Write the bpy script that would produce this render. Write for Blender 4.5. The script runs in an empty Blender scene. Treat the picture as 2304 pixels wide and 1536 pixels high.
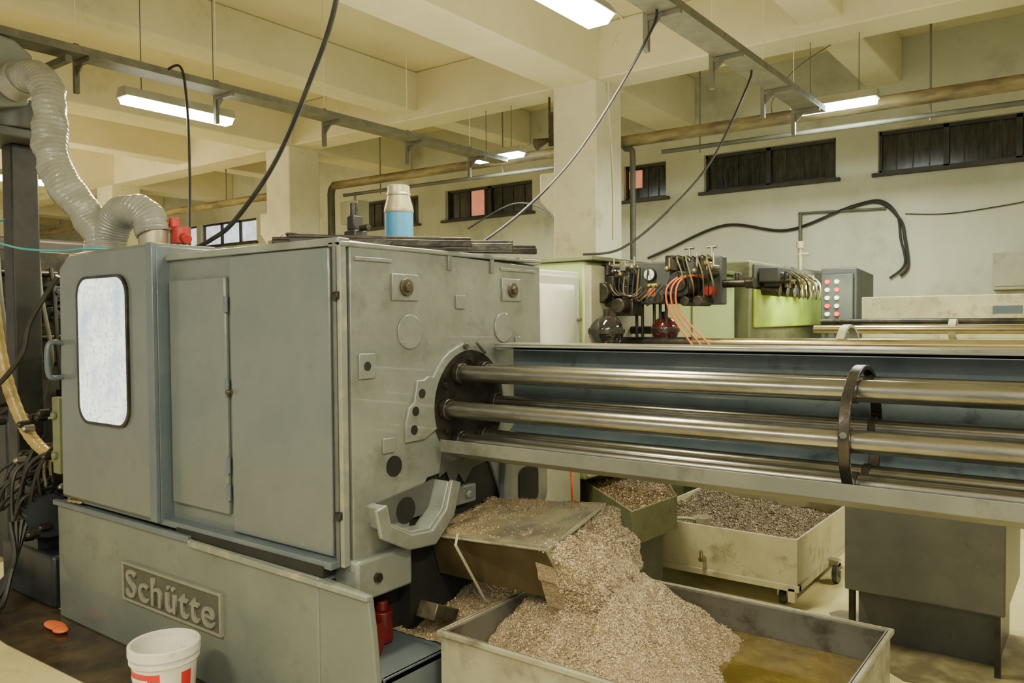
import bpy, bmesh, math, random
from mathutils import Vector, Matrix, noise
random.seed(7)
SC = bpy.context.scene
COL = SC.collection
WL = {}

# ---------------------------------------------------------------- materials
def pm(name, c1, c2=None, scale=4.0, rough=0.5, metal=0.0, bump=0.0, bscale=60.0,
       ramp=(0.42, 0.68), stretch=(1, 1, 1), c3=None, s3=2.0, r3=(0.6, 0.75), emit=None, es=0.0,
       rvar=0.0, coat=0.0, vor=False, trans=0.0, c4=None, s4=14, r4=(.70, .73)):
    m = bpy.data.materials.new(name); m.use_nodes = True
    nt = m.node_tree; N = nt.nodes; L = nt.links
    b = N['Principled BSDF']
    b.inputs['Base Color'].default_value = (*c1, 1)
    b.inputs['Roughness'].default_value = rough
    b.inputs['Metallic'].default_value = metal
    if coat: b.inputs['Coat Weight'].default_value = coat
    if trans: b.inputs['Transmission Weight'].default_value = trans
    tc = N.new('ShaderNodeTexCoord'); mp = N.new('ShaderNodeMapping')
    mp.inputs['Scale'].default_value = stretch
    L.new(tc.outputs['Object'], mp.inputs['Vector'])
    col = None
    if c2 is not None:
        if vor:
            n = N.new('ShaderNodeTexVoronoi'); n.inputs['Scale'].default_value = scale
            L.new(mp.outputs[0], n.inputs['Vector']); out = n.outputs['Color']
        else:
            n = N.new('ShaderNodeTexNoise'); n.inputs['Scale'].default_value = scale
            n.inputs['Detail'].default_value = 7; n.inputs['Roughness'].default_value = 0.62
            L.new(mp.outputs[0], n.inputs['Vector']); out = n.outputs['Fac']
        r = N.new('ShaderNodeValToRGB')
        r.color_ramp.elements[0].position = ramp[0]; r.color_ramp.elements[1].position = ramp[1]
        r.color_ramp.elements[0].color = (*c1, 1); r.color_ramp.elements[1].color = (*c2, 1)
        L.new(out, r.inputs['Fac']); col = r.outputs['Color']
        if rvar:
            mr = N.new('ShaderNodeMapRange')
            mr.inputs['To Min'].default_value = max(0.02, rough - rvar); mr.inputs['To Max'].default_value = min(1, rough + rvar)
            L.new(out, mr.inputs['Value']); L.new(mr.outputs[0], b.inputs['Roughness'])
    for cc, ss, rr_ in ((c3, s3, r3), (c4, s4, r4)):
        if cc is None: continue
        n3 = N.new('ShaderNodeTexNoise'); n3.inputs['Scale'].default_value = ss
        n3.inputs['Detail'].default_value = 9; n3.inputs['Roughness'].default_value = 0.7
        L.new(tc.outputs['Object'], n3.inputs['Vector'])
        rr = N.new('ShaderNodeMapRange'); rr.inputs['From Min'].default_value = rr_[0]; rr.inputs['From Max'].default_value = rr_[1]
        L.new(n3.outputs['Fac'], rr.inputs['Value'])
        mx = N.new('ShaderNodeMix'); mx.data_type = 'RGBA'
        L.new(rr.outputs[0], mx.inputs['Factor'])
        if col is not None: L.new(col, mx.inputs['A'])
        else: mx.inputs['A'].default_value = (*c1, 1)
        mx.inputs['B'].default_value = (*cc, 1)
        col = mx.outputs['Result']
    if col is not None: L.new(col, b.inputs['Base Color'])
    if bump:
        nb = N.new('ShaderNodeTexNoise'); nb.inputs['Scale'].default_value = bscale; nb.inputs['Detail'].default_value = 4
        L.new(tc.outputs['Object'], nb.inputs['Vector'])
        bp = N.new('ShaderNodeBump'); bp.inputs['Strength'].default_value = bump; bp.inputs['Distance'].default_value = 0.01
        L.new(nb.outputs['Fac'], bp.inputs['Height']); L.new(bp.outputs[0], b.inputs['Normal'])
    if emit is not None:
        b.inputs['Emission Color'].default_value = (*emit, 1); b.inputs['Emission Strength'].default_value = es
        if c2 is not None and es < 5:
            L.new(col, b.inputs['Emission Color'])
    return m

M = {}
CR = (.40, .36, .20)
M['paint'] = pm('grey_machine_paint', (.108, .127, .128), (.138, .155, .15), 3, .32, 0, .12, 25, c3=(.07, .078, .07), s3=3.0, r3=(.55, .8), coat=.3, c4=CR, s4=11, r4=(.70, .73))
M['paint2'] = pm('grey_end_paint', (.16, .180, .168), (.205, .222, .20), 3, .28, 0, .15, 25, c3=(.085, .085, .065), s3=4.0, r3=(.52, .76), coat=.35, c4=CR, s4=12, r4=(.70, .73))
M['paintb'] = pm('blue_grey_paint', (.075, .10, .125), (.105, .13, .15), 3, .38, 0, .1, 25, coat=.2)
M['paintbase'] = pm('base_casting_paint', (.115, .135, .125), (.15, .168, .15), 2.5, .4, 0, .2, 14, c3=(.06, .06, .045), s3=3, r3=(.56, .78), coat=.2, c4=CR, s4=9, r4=(.73, .76))
M['edge'] = pm('worn_grey_edge', (.18, .195, .175), (.36, .33, .19), 9, .45, ramp=(.5, .72))
M['black'] = pm('black_rubber', (.012, .012, .012), (.03, .03, .028), 8, .45)
M['gloss'] = pm('glossy_black', (.01, .01, .012), (.02, .02, .02), 8, .08, coat=.6)
M['glossr'] = pm('glossy_dark_red', (.10, .015, .015), (.05, .01, .01), 8, .12, coat=.6)
M['dark'] = pm('oily_dark_steel', (.025, .024, .022), (.07, .06, .045), 7, .35, .6, .2, 40)
M['bolt'] = pm('brown_bolt', (.10, .085, .055), (.04, .035, .028), 20, .4, .5)
M['darkpaint'] = pm('dark_grey_paint', (.065, .07, .068), (.10, .105, .095), 4, .45, .1, .1, 30, c3=(.03, .03, .025), s3=4)
M['consolep'] = pm('dull_console_paint', (.045, .05, .052), (.07, .075, .072), 4, .5)
M['standp'] = pm('scuffed_stand_paint', (.09, .094, .088), (.125, .13, .112), 4, .42, .1, .1, 30, c3=(.045, .04, .03), s3=3)
M['hole'] = pm('black_recess', (.006, .006, .006), (.012, .012, .01), 9, .7)
M['steel'] = pm('oily_steel_tube', (.27, .265, .235), (.11, .105, .09), 5, .25, .92, .05, 30, stretch=(.6, 3, 3), rvar=.07)
M['steel2'] = pm('bright_steel', (.42, .41, .35), (.26, .25, .21), 6, .3, .9)
M['troughin'] = pm('oily_blue_trough', (.10, .14, .165), (.15, .19, .205), 5, .35, 0, .15, 18, c3=(.03, .037, .04), s3=6, r3=(.55, .72), coat=.3)
M['troughout'] = pm('grey_trough_sheet', (.12, .128, .118), (.17, .172, .145), 3, .4, .2, .1, 20, c3=(.06, .06, .045), s3=5, r3=(.55, .75))
M['cover'] = pm('chip_dusted_cover', (.34, .30, .19), (.17, .165, .13), 7, .4, .3, .2, 60, ramp=(.4, .62))
M['wall'] = pm('stained_plaster', (.54, .54, .42), (.44, .445, .335), 1.6, .85, 0, .1, 20, stretch=(1, 1, .5), c3=(.19, .185, .12), s3=.9, r3=(.54, .82))
M['ceil'] = pm('yellowed_ceiling', (.68, .62, .40), (.60, .54, .33), .9, .85, 0, .08, 12, c3=(.38, .33, .18), s3=1.2, r3=(.58, .82))
M['beam'] = pm('yellowed_beam', (.71, .66, .45), (.62, .57, .37), 1.2, .8, 0, .1, 12, c3=(.40, .35, .19), s3=1.4, r3=(.58, .82))
M['colm'] = pm('cream_column', (.70, .67, .50), (.60, .57, .41), 1.8, .75, 0, .1, 14, c3=(.30, .27, .16), s3=2.2, r3=(.57, .8))
M['floor'] = pm('worn_cream_floor', (.72, .64, .34), (.58, .51, .26), 1.6, .16, 0, .05, 20, c3=(.24, .19, .08), s3=1.3, r3=(.6, .8), coat=.4)
M['stain'] = pm('oil_soaked_floor', (.03, .022, .014), (.085, .06, .03), 4, .2, 0, .2, 20)
M['dirt'] = pm('dusty_floor_dirt', (.13, .11, .06), (.34, .29, .16), 5, .6, 0, .2, 20)
M['tray'] = pm('galvanised_tray', (.11, .108, .075), (.165, .16, .11), 8, .6, .1)
M['lamph'] = pm('lamp_housing', (.4, .39, .3), (.3, .3, .22), 4, .5)
M['lampe'] = pm('lamp_glow_warm', (1, 1, .85), None, emit=(1.0, .98, .80), es=24)
M['lampe2'] = pm('lamp_glow_cool', (.9, 1, 1), None, emit=(.86, 1.0, .95), es=24)
M['pipe'] = pm('rusty_yellow_pipe', (.30, .24, .11), (.12, .095, .05), 5, .55, .1, .1, 30, stretch=(.5, 2, 2), ramp=(.4, .6))
M['pipeg'] = pm('dark_riser_pipe', (.07, .07, .055), (.11, .105, .075), 5, .5)
M['glassd'] = pm('dark_dirty_glass', (.012, .013, .014), (.045, .045, .045), 9, .2, 0, 0, 10, stretch=(3, 1, .6))
M['glassr'] = pm('red_reflection_pane', (.8, .28, .16), (.55, .2, .12), 4, .4, emit=(.9, .3, .18), es=.6)  # reddish reflection in the dark glass, painted as a glowing patch
M['glassb'] = pm('daylight_pane', (.7, .8, .95), (.5, .5, .5), 7, .4, emit=(.7, .8, 1), es=1.3)
M['winframe'] = pm('sooty_window_frame', (.03, .028, .026), (.055, .052, .045), 6, .6)
M['glow'] = pm('frosted_glow_pane', (.93, 1.0, 1.0), (.30, .44, .66), 4.0, .3, 0, .6, 70, ramp=(.46, .68), c3=(.42, .54, .70), s3=42, r3=(.5, .62), emit=(.85, .93, 1), es=1.1)  # mottled glow painted into the pane by emission; no lamp behind it
M['duct'] = pm('grey_flexible_duct', (.22, .225, .20), (.32, .32, .28), 6, .32, 0, .3, 40, coat=.3)
M['yhose'] = pm('yellow_hose', (.38, .28, .09), (.26, .19, .06), 8, .3, coat=.3)
M['blue'] = pm('blue_band_paint', (.04, .20, .40), (.06, .25, .45), 5, .4)
M['alu'] = pm('dull_beige_metal', (.42, .38, .25), (.32, .29, .19), 6, .35, .5)
M['white'] = pm('white_enamel', (.60, .62, .55), (.52, .54, .46), 5, .4, c3=(.3, .28, .2), s3=7, r3=(.62, .75))
M['bucketw'] = pm('white_plastic', (.74, .73, .66), (.62, .60, .52), 5, .35, c3=(.34, .30, .2), s3=9, r3=(.6, .74))
M['red'] = pm('red_paint', (.45, .022, .018), (.28, .016, .014), 8, .35)
M['redd'] = pm('dirty_dark_red', (.13, .007, .009), (.03, .006, .006), 6, .4)
M['redl'] = pm('red_label', (.62, .03, .03), (.55, .03, .03), 8, .4)
M['orange'] = pm('orange_rubber', (.75, .16, .04), (.6, .12, .03), 8, .4)
M['green'] = pm('light_green_paint', (.35, .44, .18), (.42, .50, .23), 2.5, .4, 0, .05, 20, c3=(.22, .27, .12), s3=3, r3=(.6, .8))
M['litgreen'] = pm('lamplit_green', (.48, .68, .06), (.30, .42, .06), 2.5, .35, 0, .05, 20)  # lamplight on the green panel painted into the colour as yellow-green
M['greend'] = pm('olive_grey_paint', (.13, .145, .075), (.18, .19, .105), 4, .45, c3=(.05, .05, .03), s3=5, r3=(.52, .7))
M['beige'] = pm('beige_panel_paint', (.38, .365, .26), (.30, .29, .20), 4, .5, c3=(.13, .115, .07), s3=5)
M['bin'] = pm('dirty_bin_steel', (.30, .29, .215), (.215, .20, .14), 4, .5, .1, .2, 30, c3=(.07, .055, .035), s3=5, r3=(.5, .72))
M['binin'] = pm('oily_bin_inside', (.17, .17, .15), (.11, .105, .085), 5, .3, .3, .2, 30, c3=(.035, .027, .018), s3=5, r3=(.5, .7))
M['oil'] = pm('murky_olive_oil', (.10, .07, .010), (.19, .14, .03), 5, .10, 0, .15, 10, coat=.5, c3=(.05, .035, .01), s3=3, r3=(.5, .7))
M['chip'] = pm('tan_metal_chips', (.42, .325, .20), (.24, .18, .105), 190, .6, .05, .7, 220, vor=True, ramp=(.2, .8))
M['flake'] = pm('pale_tan_curl', (.54, .44, .285), (.33, .255, .155), 60, .42, .25, vor=True, ramp=(.2, .9))
M['chipd'] = pm('dark_oily_chips', (.18, .13, .07), (.08, .055, .03), 90, .5, .2, 1.0, 90, vor=True, ramp=(.2, .8))
M['flaked'] = pm('dull_brown_curl', (.30, .22, .13), (.13, .09, .05), 60, .45, .3, vor=True, ramp=(.2, .9))
M['chute'] = pm('brown_oily_sheet', (.10, .075, .038), (.05, .038, .022), 4, .3, .3, .1, 20)
M['plate'] = pm('cast_nameplate', (.065, .07, .06), (.09, .09, .075), 10, .45, .2)
M['letter'] = pm('raised_letter_metal', (.24, .24, .20), (.19, .19, .155), 12, .4, .2)
M['turq'] = pm('turquoise_hose', (.05, .40, .42), (.04, .33, .36), 5, .4)
M['pink'] = pm('dark_brown_machine', (.045, .036, .032), (.03, .024, .02), 5, .5, .1)
M['motor'] = pm('dark_motor', (.022, .028, .034), (.012, .016, .02), 6, .4, .2)
M['brass'] = pm('brass', (.42, .33, .14), (.28, .22, .09), 8, .3, .8)
M['rail'] = pm('pale_oily_rail', (.46, .39, .22), (.22, .185, .10), 5, .25, .8, stretch=(.5, 2, 2))
M['lred'] = pm('red_indicator', (.8, .05, .03), None, emit=(1, .06, .03), es=1.2)
M['lwhite'] = pm('white_indicator', (.8, .8, .75), None, emit=(.9, .9, .8), es=.4)
M['gauge'] = pm('gauge_dial', (.75, .75, .7), None)
M['yellow'] = pm('yellow_tag', (.75, .6, .05), None)
M['cartp'] = pm('dirty_cream_paint', (.50, .475, .32), (.38, .355, .22), 4, .5, 0, .1, 30, c3=(.13, .10, .055), s3=6, r3=(.53, .73))

# ---------------------------------------------------------------- mesh builder
class MB:
    def __init__(s): s.v = []; s.f = []; s.m = []; s.s = []
    def add(s, vs, fs, m=0, sm=False):
        o = len(s.v); s.v += [Vector(p) for p in vs]
        for f in fs:
            s.f.append([i + o for i in f]); s.m.append(m); s.s.append(sm)
        return s
    def box(s, lo, hi, m=0):
        x0, y0, z0 = lo; x1, y1, z1 = hi
        vs = [(x0, y0, z0), (x1, y0, z0), (x1, y1, z0), (x0, y1, z0), (x0, y0, z1), (x1, y0, z1), (x1, y1, z1), (x0, y1, z1)]
        return s.hexa(vs, m)
    def hexa(s, vs, m=0):
        return s.add(vs, [(0, 3, 2, 1), (4, 5, 6, 7), (0, 1, 5, 4), (1, 2, 6, 5), (2, 3, 7, 6), (3, 0, 4, 7)], m)
    def cyl(s, p0, p1, r0, r1=None, n=20, m=0):
        p0 = Vector(p0); p1 = Vector(p1); r1 = r0 if r1 is None else r1
        d = (p1 - p0).normalized(); a = d.orthogonal().normalized(); b = d.cross(a)
        vs = []
        for p, r in ((p0, r0), (p1, r1)):
            for i in range(n):
                t = 2 * math.pi * i / n
                vs.append(p + (a * math.cos(t) + b * math.sin(t)) * r)
        s.add(vs, [(i, (i + 1) % n, n + (i + 1) % n, n + i) for i in range(n)], m, True)
        o = len(s.v) - 2 * n
        s.f.append([o + i for i in range(n)][::-1]); s.m.append(m); s.s.append(False)
        s.f.append([o + n + i for i in range(n)]); s.m.append(m); s.s.append(False)
        return s
    def _p(s, ax, u, v, a):
        return {'X': (a, u, v), 'Y': (u, a, v), 'Z': (u, v, a)}[ax]
    def prism(s, poly, ax, a0, a1, m=0):
        n = len(poly)
        vs = [s._p(ax, u, v, a0) for u, v in poly] + [s._p(ax, u, v, a1) for u, v in poly]
        return s.add(vs, [list(range(n))[::-1], [n + i for i in range(n)]] + [(i, (i + 1) % n, n + (i + 1) % n, n + i) for i in range(n)], m)
    def ring(s, po, pi, ax, a0, a1, m=0, sm=False):
        n = len(po)
        vs = [s._p(ax, *p, a0) for p in po] + [s._p(ax, *p, a0) for p in pi] + [s._p(ax, *p, a1) for p in po] + [s._p(ax, *p, a1) for p in pi]
        fs = []; fs2 = []
        for i in range(n):
            j = (i + 1) % n
            fs += [(i, j, n + j, n + i), (2 * n + i, 2 * n + j, 3 * n + j, 3 * n + i)]
            fs2 += [(i, j, 2 * n + j, 2 * n + i), (n + i, n + j, 3 * n + j, 3 * n + i)]
        s.add(vs, fs, m, False)
        o = len(s.v) - 4 * n
        for f in fs2: s.f.append([q + o for q in f]); s.m.append(m); s.s.append(sm)
        return s
    def sheet(s, pl, th, ax, a0, a1, m=0):
        n = len(pl); P = [Vector(p) for p in pl]; off = []
        for i in range(n):
            ns = []
            if i > 0: d = (P[i] - P[i - 1]).normalized(); ns.append(Vector((-d.y, d.x)))
            if i < n - 1: d = (P[i + 1] - P[i]).normalized(); ns.append(Vector((-d.y, d.x)))
            q = sum(ns, Vector((0, 0))).normalized(); k = 1 / max(.4, q.dot(ns[0]))
            off.append(P[i] + q * th * k)
        vs = [s._p(ax, *p, a0) for p in P] + [s._p(ax, *p, a0) for p in off] + [s._p(ax, *p, a1) for p in P] + [s._p(ax, *p, a1) for p in off]
        fs = []
        for i in range(n - 1):
            fs += [(i, i + 1, n + i + 1, n + i), (2 * n + i, 2 * n + i + 1, 3 * n + i + 1, 3 * n + i),
                   (i, i + 1, 2 * n + i + 1, 2 * n + i), (n + i, n + i + 1, 3 * n + i + 1, 3 * n + i)]
        fs += [(0, n, 3 * n, 2 * n), (n - 1, 2 * n - 1, 4 * n - 1, 3 * n - 1)]
        return s.add(vs, fs, m)
    def sweep(s, pts, r, n=10, m=0, sub=8, raw=False, wr=0.0):
        P = [Vector(p) for p in pts]
        if not raw and len(P) > 2:
            Q = []
            for i in range(len(P) - 1):
                p0 = P[max(i - 1, 0)]; p1 = P[i]; p2 = P[i + 1]; p3 = P[min(i + 2, len(P) - 1)]
                for k in range(sub):
                    t = k / sub
                    Q.append(.5 * ((2 * p1) + (p2 - p0) * t + (2 * p0 - 5 * p1 + 4 * p2 - p3) * t * t + (3 * p1 - p0 - 3 * p2 + p3) * t ** 3))
            Q.append(P[-1]); P = Q
        vs = []; a = None; L = len(P)
        for i, p in enumerate(P):
            d = (P[min(i + 1, L - 1)] - P[max(i - 1, 0)]).normalized()
            a = d.orthogonal().normalized() if a is None else (a - d * a.dot(d)).normalized()
            b = d.cross(a); rr = r(i) if callable(r) else r
            for k in range(n):
                t = 2 * math.pi * k / n
                q = (a * math.cos(t) + b * math.sin(t))
                w = 1 + (wr * noise.noise((p + q * rr) * 11) if wr else 0)
                vs.append(p + q * rr * w)
        fs = [(i * n + k, i * n + (k + 1) % n, (i + 1) * n + (k + 1) % n, (i + 1) * n + k) for i in range(L - 1) for k in range(n)]
        fs += [list(range(n))[::-1], [(L - 1) * n + k for k in range(n)]]
        return s.add(vs, fs, m, True)
    def sphere(s, c, r, m=0, nu=20, nv=12):
        if not hasattr(r, '__len__'): r = (r, r, r)
        vs = [(c[0], c[1], c[2] - r[2])]
        for j in range(1, nv):
            ph = -math.pi / 2 + math.pi * j / nv
            for i in range(nu):
                t = 2 * math.pi * i / nu
                vs.append((c[0] + r[0] * math.cos(ph) * math.cos(t), c[1] + r[1] * math.cos(ph) * math.sin(t), c[2] + r[2] * math.sin(ph)))
        vs.append((c[0], c[1], c[2] + r[2])); T = len(vs) - 1
        fs = [(0, 1 + (i + 1) % nu, 1 + i) for i in range(nu)]
        for j in range(nv - 2):
            fs += [(1 + j * nu + i, 1 + j * nu + (i + 1) % nu, 1 + (j + 1) * nu + (i + 1) % nu, 1 + (j + 1) * nu + i) for i in range(nu)]
        o = 1 + (nv - 2) * nu
        fs += [(o + i, o + (i + 1) % nu, T) for i in range(nu)]
        return s.add(vs, fs, m, True)
    def lathe(s, prof, c, n=32, m=0):
        vs = []; k = len(prof)
        for r, z in prof:
            for i in range(n):
                t = 2 * math.pi * i / n; vs.append((c[0] + r * math.cos(t), c[1] + r * math.sin(t), c[2] + z))
        fs = [(j * n + i, j * n + (i + 1) % n, (j + 1) * n + (i + 1) % n, (j + 1) * n + i) for j in range(k - 1) for i in range(n)]
        return s.add(vs, fs, m, True)

def thing(name, label, cat, loc, group=None):
    e = bpy.data.objects.new(name, None); COL.objects.link(e); e.location = loc; e.empty_display_size = .1
    e['label'] = label; e['category'] = cat
    if group: e['group'] = group
    WL[e] = Vector(loc); return e

def make(name, mb, mats, parent=None, label=None, cat=None, bevel=0, kind=None, group=None, recalc=True, seg=2):
    if not isinstance(mats, (list, tuple)): mats = [mats]
    xs = [v.x for v in mb.v]; ys = [v.y for v in mb.v]; zs = [v.z for v in mb.v]
    o = Vector(((min(xs) + max(xs)) / 2, (min(ys) + max(ys)) / 2, min(zs)))
    me = bpy.data.meshes.new(name)
    me.from_pydata([tuple(v - o) for v in mb.v], [], mb.f)
    for mm in mats: me.materials.append(M[mm])
    for p, mi, sm in zip(me.polygons, mb.m, mb.s): p.material_index = mi; p.use_smooth = sm
    if recalc:
        bm = bmesh.new(); bm.from_mesh(me); bmesh.ops.recalc_face_normals(bm, faces=bm.faces); bm.to_mesh(me); bm.free()
    try: me.set_sharp_from_angle(angle=math.radians(40))
    except Exception: pass
    ob = bpy.data.objects.new(name, me); COL.objects.link(ob)
    WL[ob] = o
    if parent is not None:
        ob.parent = parent; ob.location = o - WL[parent]
    else: ob.location = o
    if label: ob['label'] = label
    if cat: ob['category'] = cat
    if kind: ob['kind'] = kind
    if group: ob['group'] = group
    if bevel:
        bv = ob.modifiers.new('bevel', 'BEVEL'); bv.width = bevel; bv.segments = seg; bv.limit_method = 'ANGLE'; bv.angle_limit = math.radians(35)
    return ob

def rrect(u0, v0, u1, v1, r, n=6):
    pts = []
    for cx, cy, a in ((u1 - r, v1 - r, 0), (u0 + r, v1 - r, 90), (u0 + r, v0 + r, 180), (u1 - r, v0 + r, 270)):
        for i in range(n + 1):
            t = math.radians(a + 90 * i / n); pts.append((cx + r * math.cos(t), cy + r * math.sin(t)))
    return pts
def circ(cu, cv, r, n=32, a0=0):
    return [(cu + r * math.cos(a0 + 2 * math.pi * i / n), cv + r * math.sin(a0 + 2 * math.pi * i / n)) for i in range(n)]

# ---------------------------------------------------------------- room shell
H = 4.45
make('floor', MB().box((-24, -2, -.1), (4, 9.2, 0)), 'floor', kind='structure')
make('ceiling', MB().box((-24.2, -2, H), (4, 9.4, H + .2)), 'ceil', kind='structure')
make('wall_left', MB().box((-24.2, -2, 0), (-24, 9.2, H)), 'beam', kind='structure')
wins = [(-15.6, -14.55), (-14.4, -12.6), (-9.95, -8.52), (-7.97, -6.38), (-4.96, -4.376), (-3.885, -2.386), (-1.964, -.1), (.3, 1.9)]
WZ0, WZ1 = 3.09, 3.53
b = MB().box((-24, 9, 0), (4, 9.2, WZ0)).box((-24, 9, WZ1), (4, 9.2, H))
px = -24
for a, c in wins:
    b.box((px, 9, WZ0), (a, 9.2, WZ1)); px = c
b.box((px, 9, WZ0), (4, 9.2, WZ1))
make('wall_back', b, 'wall', kind='structure')
for i, (a, c) in enumerate(wins):
    n = max(1, round((c - a) / .72)); w = (c - a) / n
    fr = MB()
    fr.box((a, 9.06, WZ0), (c, 9.12, WZ0 + .035)).box((a, 9.06, WZ1 - .035), (c, 9.12, WZ1))
    for k in range(n + 1):
        x = a + k * w; fr.box((max(a, x - .025), 9.06, WZ0), (min(c, x + .025), 9.12, WZ1))
    fr.box((a - .05, 8.94, WZ0 - .035), (c + .05, 9.1, WZ0))
    for k in range(n):
        mi = 3 if i in (0, 1) else 1
        fr.box((a + k * w + .02, 9.10, WZ0 + .02), (a + (k + 1) * w - .02, 9.115, WZ1 - .02), mi)
        for q in range(1, 4):
            if mi == 1:
                xx = a + k * w + w * q / 4; fr.box((xx - .005, 9.09, WZ0 + .03), (xx + .005, 9.1, WZ1 - .03), 0)
    if i == 3: fr.box((-7.52, 9.07, WZ0 + .04), (-7.29, 9.085, WZ1 - .04), 2)
    if i == 4: fr.box((-4.92, 9.07, WZ0 + .16), (-4.74, 9.085, WZ1 - .06), 2)
    if i == 2: fr.box((-9.9, 9.07, WZ0 + .04), (-9.8, 9.085, WZ1 - .04), 3)
    make('window_%d' % (i + 1), fr, ['winframe', 'glassd', 'glassr', 'glassb'], kind='structure')
tn = [0]
def trim(mb, mat, bevel=.015):
    tn[0] += 1; return make('trim_%d' % tn[0], mb, mat, kind='structure', bevel=bevel)
for x in (-22.88, -20.55, -18.22, -15.89, -13.56, -11.23, -8.9, -6.57, -4.24, -1.91, .42, 2.75):
    main = abs(((x + 4.24) / 4.66) - round((x + 4.24) / 4.66)) < .1
    w = .25 if main else .17; zb = 3.9 if main else 4.0
    trim(MB().box((x - w, -2, zb), (x + w, 9, H)), 'beam')
trim(MB().box((-24, 6.75, 3.92), (4, 7.15, H)), 'beam')
trim(MB().box((-24, .6, 3.92), (4, 1.0, H)), 'beam')
for x in (-22.88, -18.22, -13.56, -8.9, -4.24, .42):
    b = MB().box((x - .25, 6.7, 0), (x + .25, 7.2, 3.92))
    b.prism([(x - .25, 2.62), (x - .25, 3.08), (x - .43, 3.08), (x - .43, 2.8)], 'Y', 6.72, 7.18)
    trim(b, 'colm')
st = MB(); pts = []
for i in range(36):
    t = 2 * math.pi * i / 36; c_, s_ = math.cos(t), math.sin(t)
    ex = 1.75 * abs(c_) ** .35 * (1 if c_ > 0 else -1); ey = .42 * abs(s_) ** .5 * (1 if s_ > 0 else -1)
    pts.append((-4.35 + ex + .05 * math.sin(5 * t), 1.84 + ey * .40 + .03 * math.sin(9 * t)))
st.prism(pts, 'Z', 0, .004); make('oil_stain', st, 'stain', label='dark oil-soaked patch along the machine base', cat='stain')
st = MB(); pts = []
for i in range(40):
    t = 2 * math.pi * i / 40; q = 1 + .18 * math.sin(3 * t) + .1 * math.sin(7 * t + 1)
    pts.append((-.62 + .50 * q * math.cos(t), 4.30 + .40 * q * math.sin(t)))
st.prism(pts, 'Z', 0, .004); make('dirt_patch', st, 'dirt', label='dusty grimy patch under the bar feeder stand', cat='dirt')

# ---------------------------------------------------------------- main machine
LX, FX, FY, BY, ZT, ZB = -4.62, -2.35, 2.05, 3.36, 1.9, .66
lathe = thing('multi_spindle_lathe', 'large grey enclosed multi-spindle lathe with glowing window and cast base', 'machine', (-3.4, 2.7, 0))
top = [(FY, ZB), (BY, ZB + .0), (BY, ZT - .02), (FY + .05, ZT + .015), (FY, ZT + .0)]
body = make('body', MB().prism(top, 'X', -3.56, FX), 'paint', lathe, bevel=.012)
b = MB().prism([(FY + .03, ZB - .04), (2.36, ZB - .04), (2.40, .80), (2.5, .93), (2.92, .96), (3.0, .80), (3.05, .66), (3.34, .62), (3.36, .8), (3.35, ZT - .03), (FY + .03, ZT - .005)], 'X', FX, FX + .018)
make('end_plate', b, 'paint2', lathe, bevel=.005)
make('chip_recess', MB().box((-2.5, 2.4, .3), (FX + .004, 3.05, .95)), 'hole', lathe, label='dark oily opening under the spindle drum')
b = MB()
b.prism([(LX + .1, .67), (-3.56, .67), (-3.56, 1.975), (-4.38, 1.97), (-4.5, 1.90)], 'Y', 1.97, 3.3)
hood = make('hood', b, 'paint', lathe, bevel=.02)
make('hood_edge_trim', MB().box((-3.56, 1.985, .67), (-3.545, 2.06, 1.96)).box((-3.60, 1.962, .67), (-3.545, 1.985, 1.975)), 'paintb', hood, bevel=.004, label='blue-grey vertical edge strip')
wo = rrect(-4.280, 1.09, -3.770, 1.84, .10); wi = rrect(-4.266, 1.104, -3.784, 1.826, .09)
make('window_gasket', MB().ring(wo, wi, 'Y', 1.955, 1.972), 'dark', hood, bevel=.002)
make('window_pane', MB().prism(wi, 'Y', 1.960, 1.968), 'glow', hood, label='frosted window pane with glow painted in')
b = MB().sweep([(-4.47, 1.97, 1.50), (-4.47, 1.90, 1.49), (-4.47, 1.90, 1.33), (-4.47, 1.97, 1.32)], .014, 10)
make('handle', b, 'paintb', hood)
door = make('door', MB().box((-3.52, 2.028, .76), (-3.075, 2.052, 1.80)), 'paint', lathe, bevel=.008)
for z in (.86, .98, 1.32, 1.68):
    make('hinge', MB().cyl((-3.068, 2.03, z - .035), (-3.068, 2.03, z + .035), .010), 'paintb', door)
make('door_knob', MB().cyl((-3.045, 2.05, 1.30), (-3.045, 2.02, 1.30), .011).sphere((-3.045, 2.018, 1.30), .012), 'bolt', door)
make('front_cover', MB().box((-3.05, 2.035, .69), (-2.40, 2.052, 1.885)), 'paint', lathe, bevel=.006)
make('bottom_lip', MB().box((-4.5, 1.99, .655), (-2.36, 2.06, .685)), 'paintb', lathe, bevel=.004)
make('hinge_rod', MB().cyl((-2.365, 2.035, .66), (-2.365, 2.035, 1.9), .010, n=12), 'darkpaint', lathe)
make('edge_strip', MB().box((-2.352, 2.03, .66), (-2.33, 2.062, 1.905)), 'edge', lathe, bevel=.004, label='worn corner edge with cream scuffs')
for z in (.86, 1.70):
    make('latch', MB().cyl((-2.37, 2.03, z), (-2.335, 2.03, z), .015, n=14).box((-2.365, 2.018, z - .02), (-2.345, 2.03, z + .01)), 'dark', lathe, bevel=.002)
make('roof_lip', MB().box((-3.55, 2.03, ZT - .01), (-2.34, 2.09, ZT + .02)).box((-2.40, 2.03, ZT - .015), (-2.325, 3.36, ZT + .005)), 'paint2', lathe, bevel=.005)
X0 = FX + .018
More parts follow.
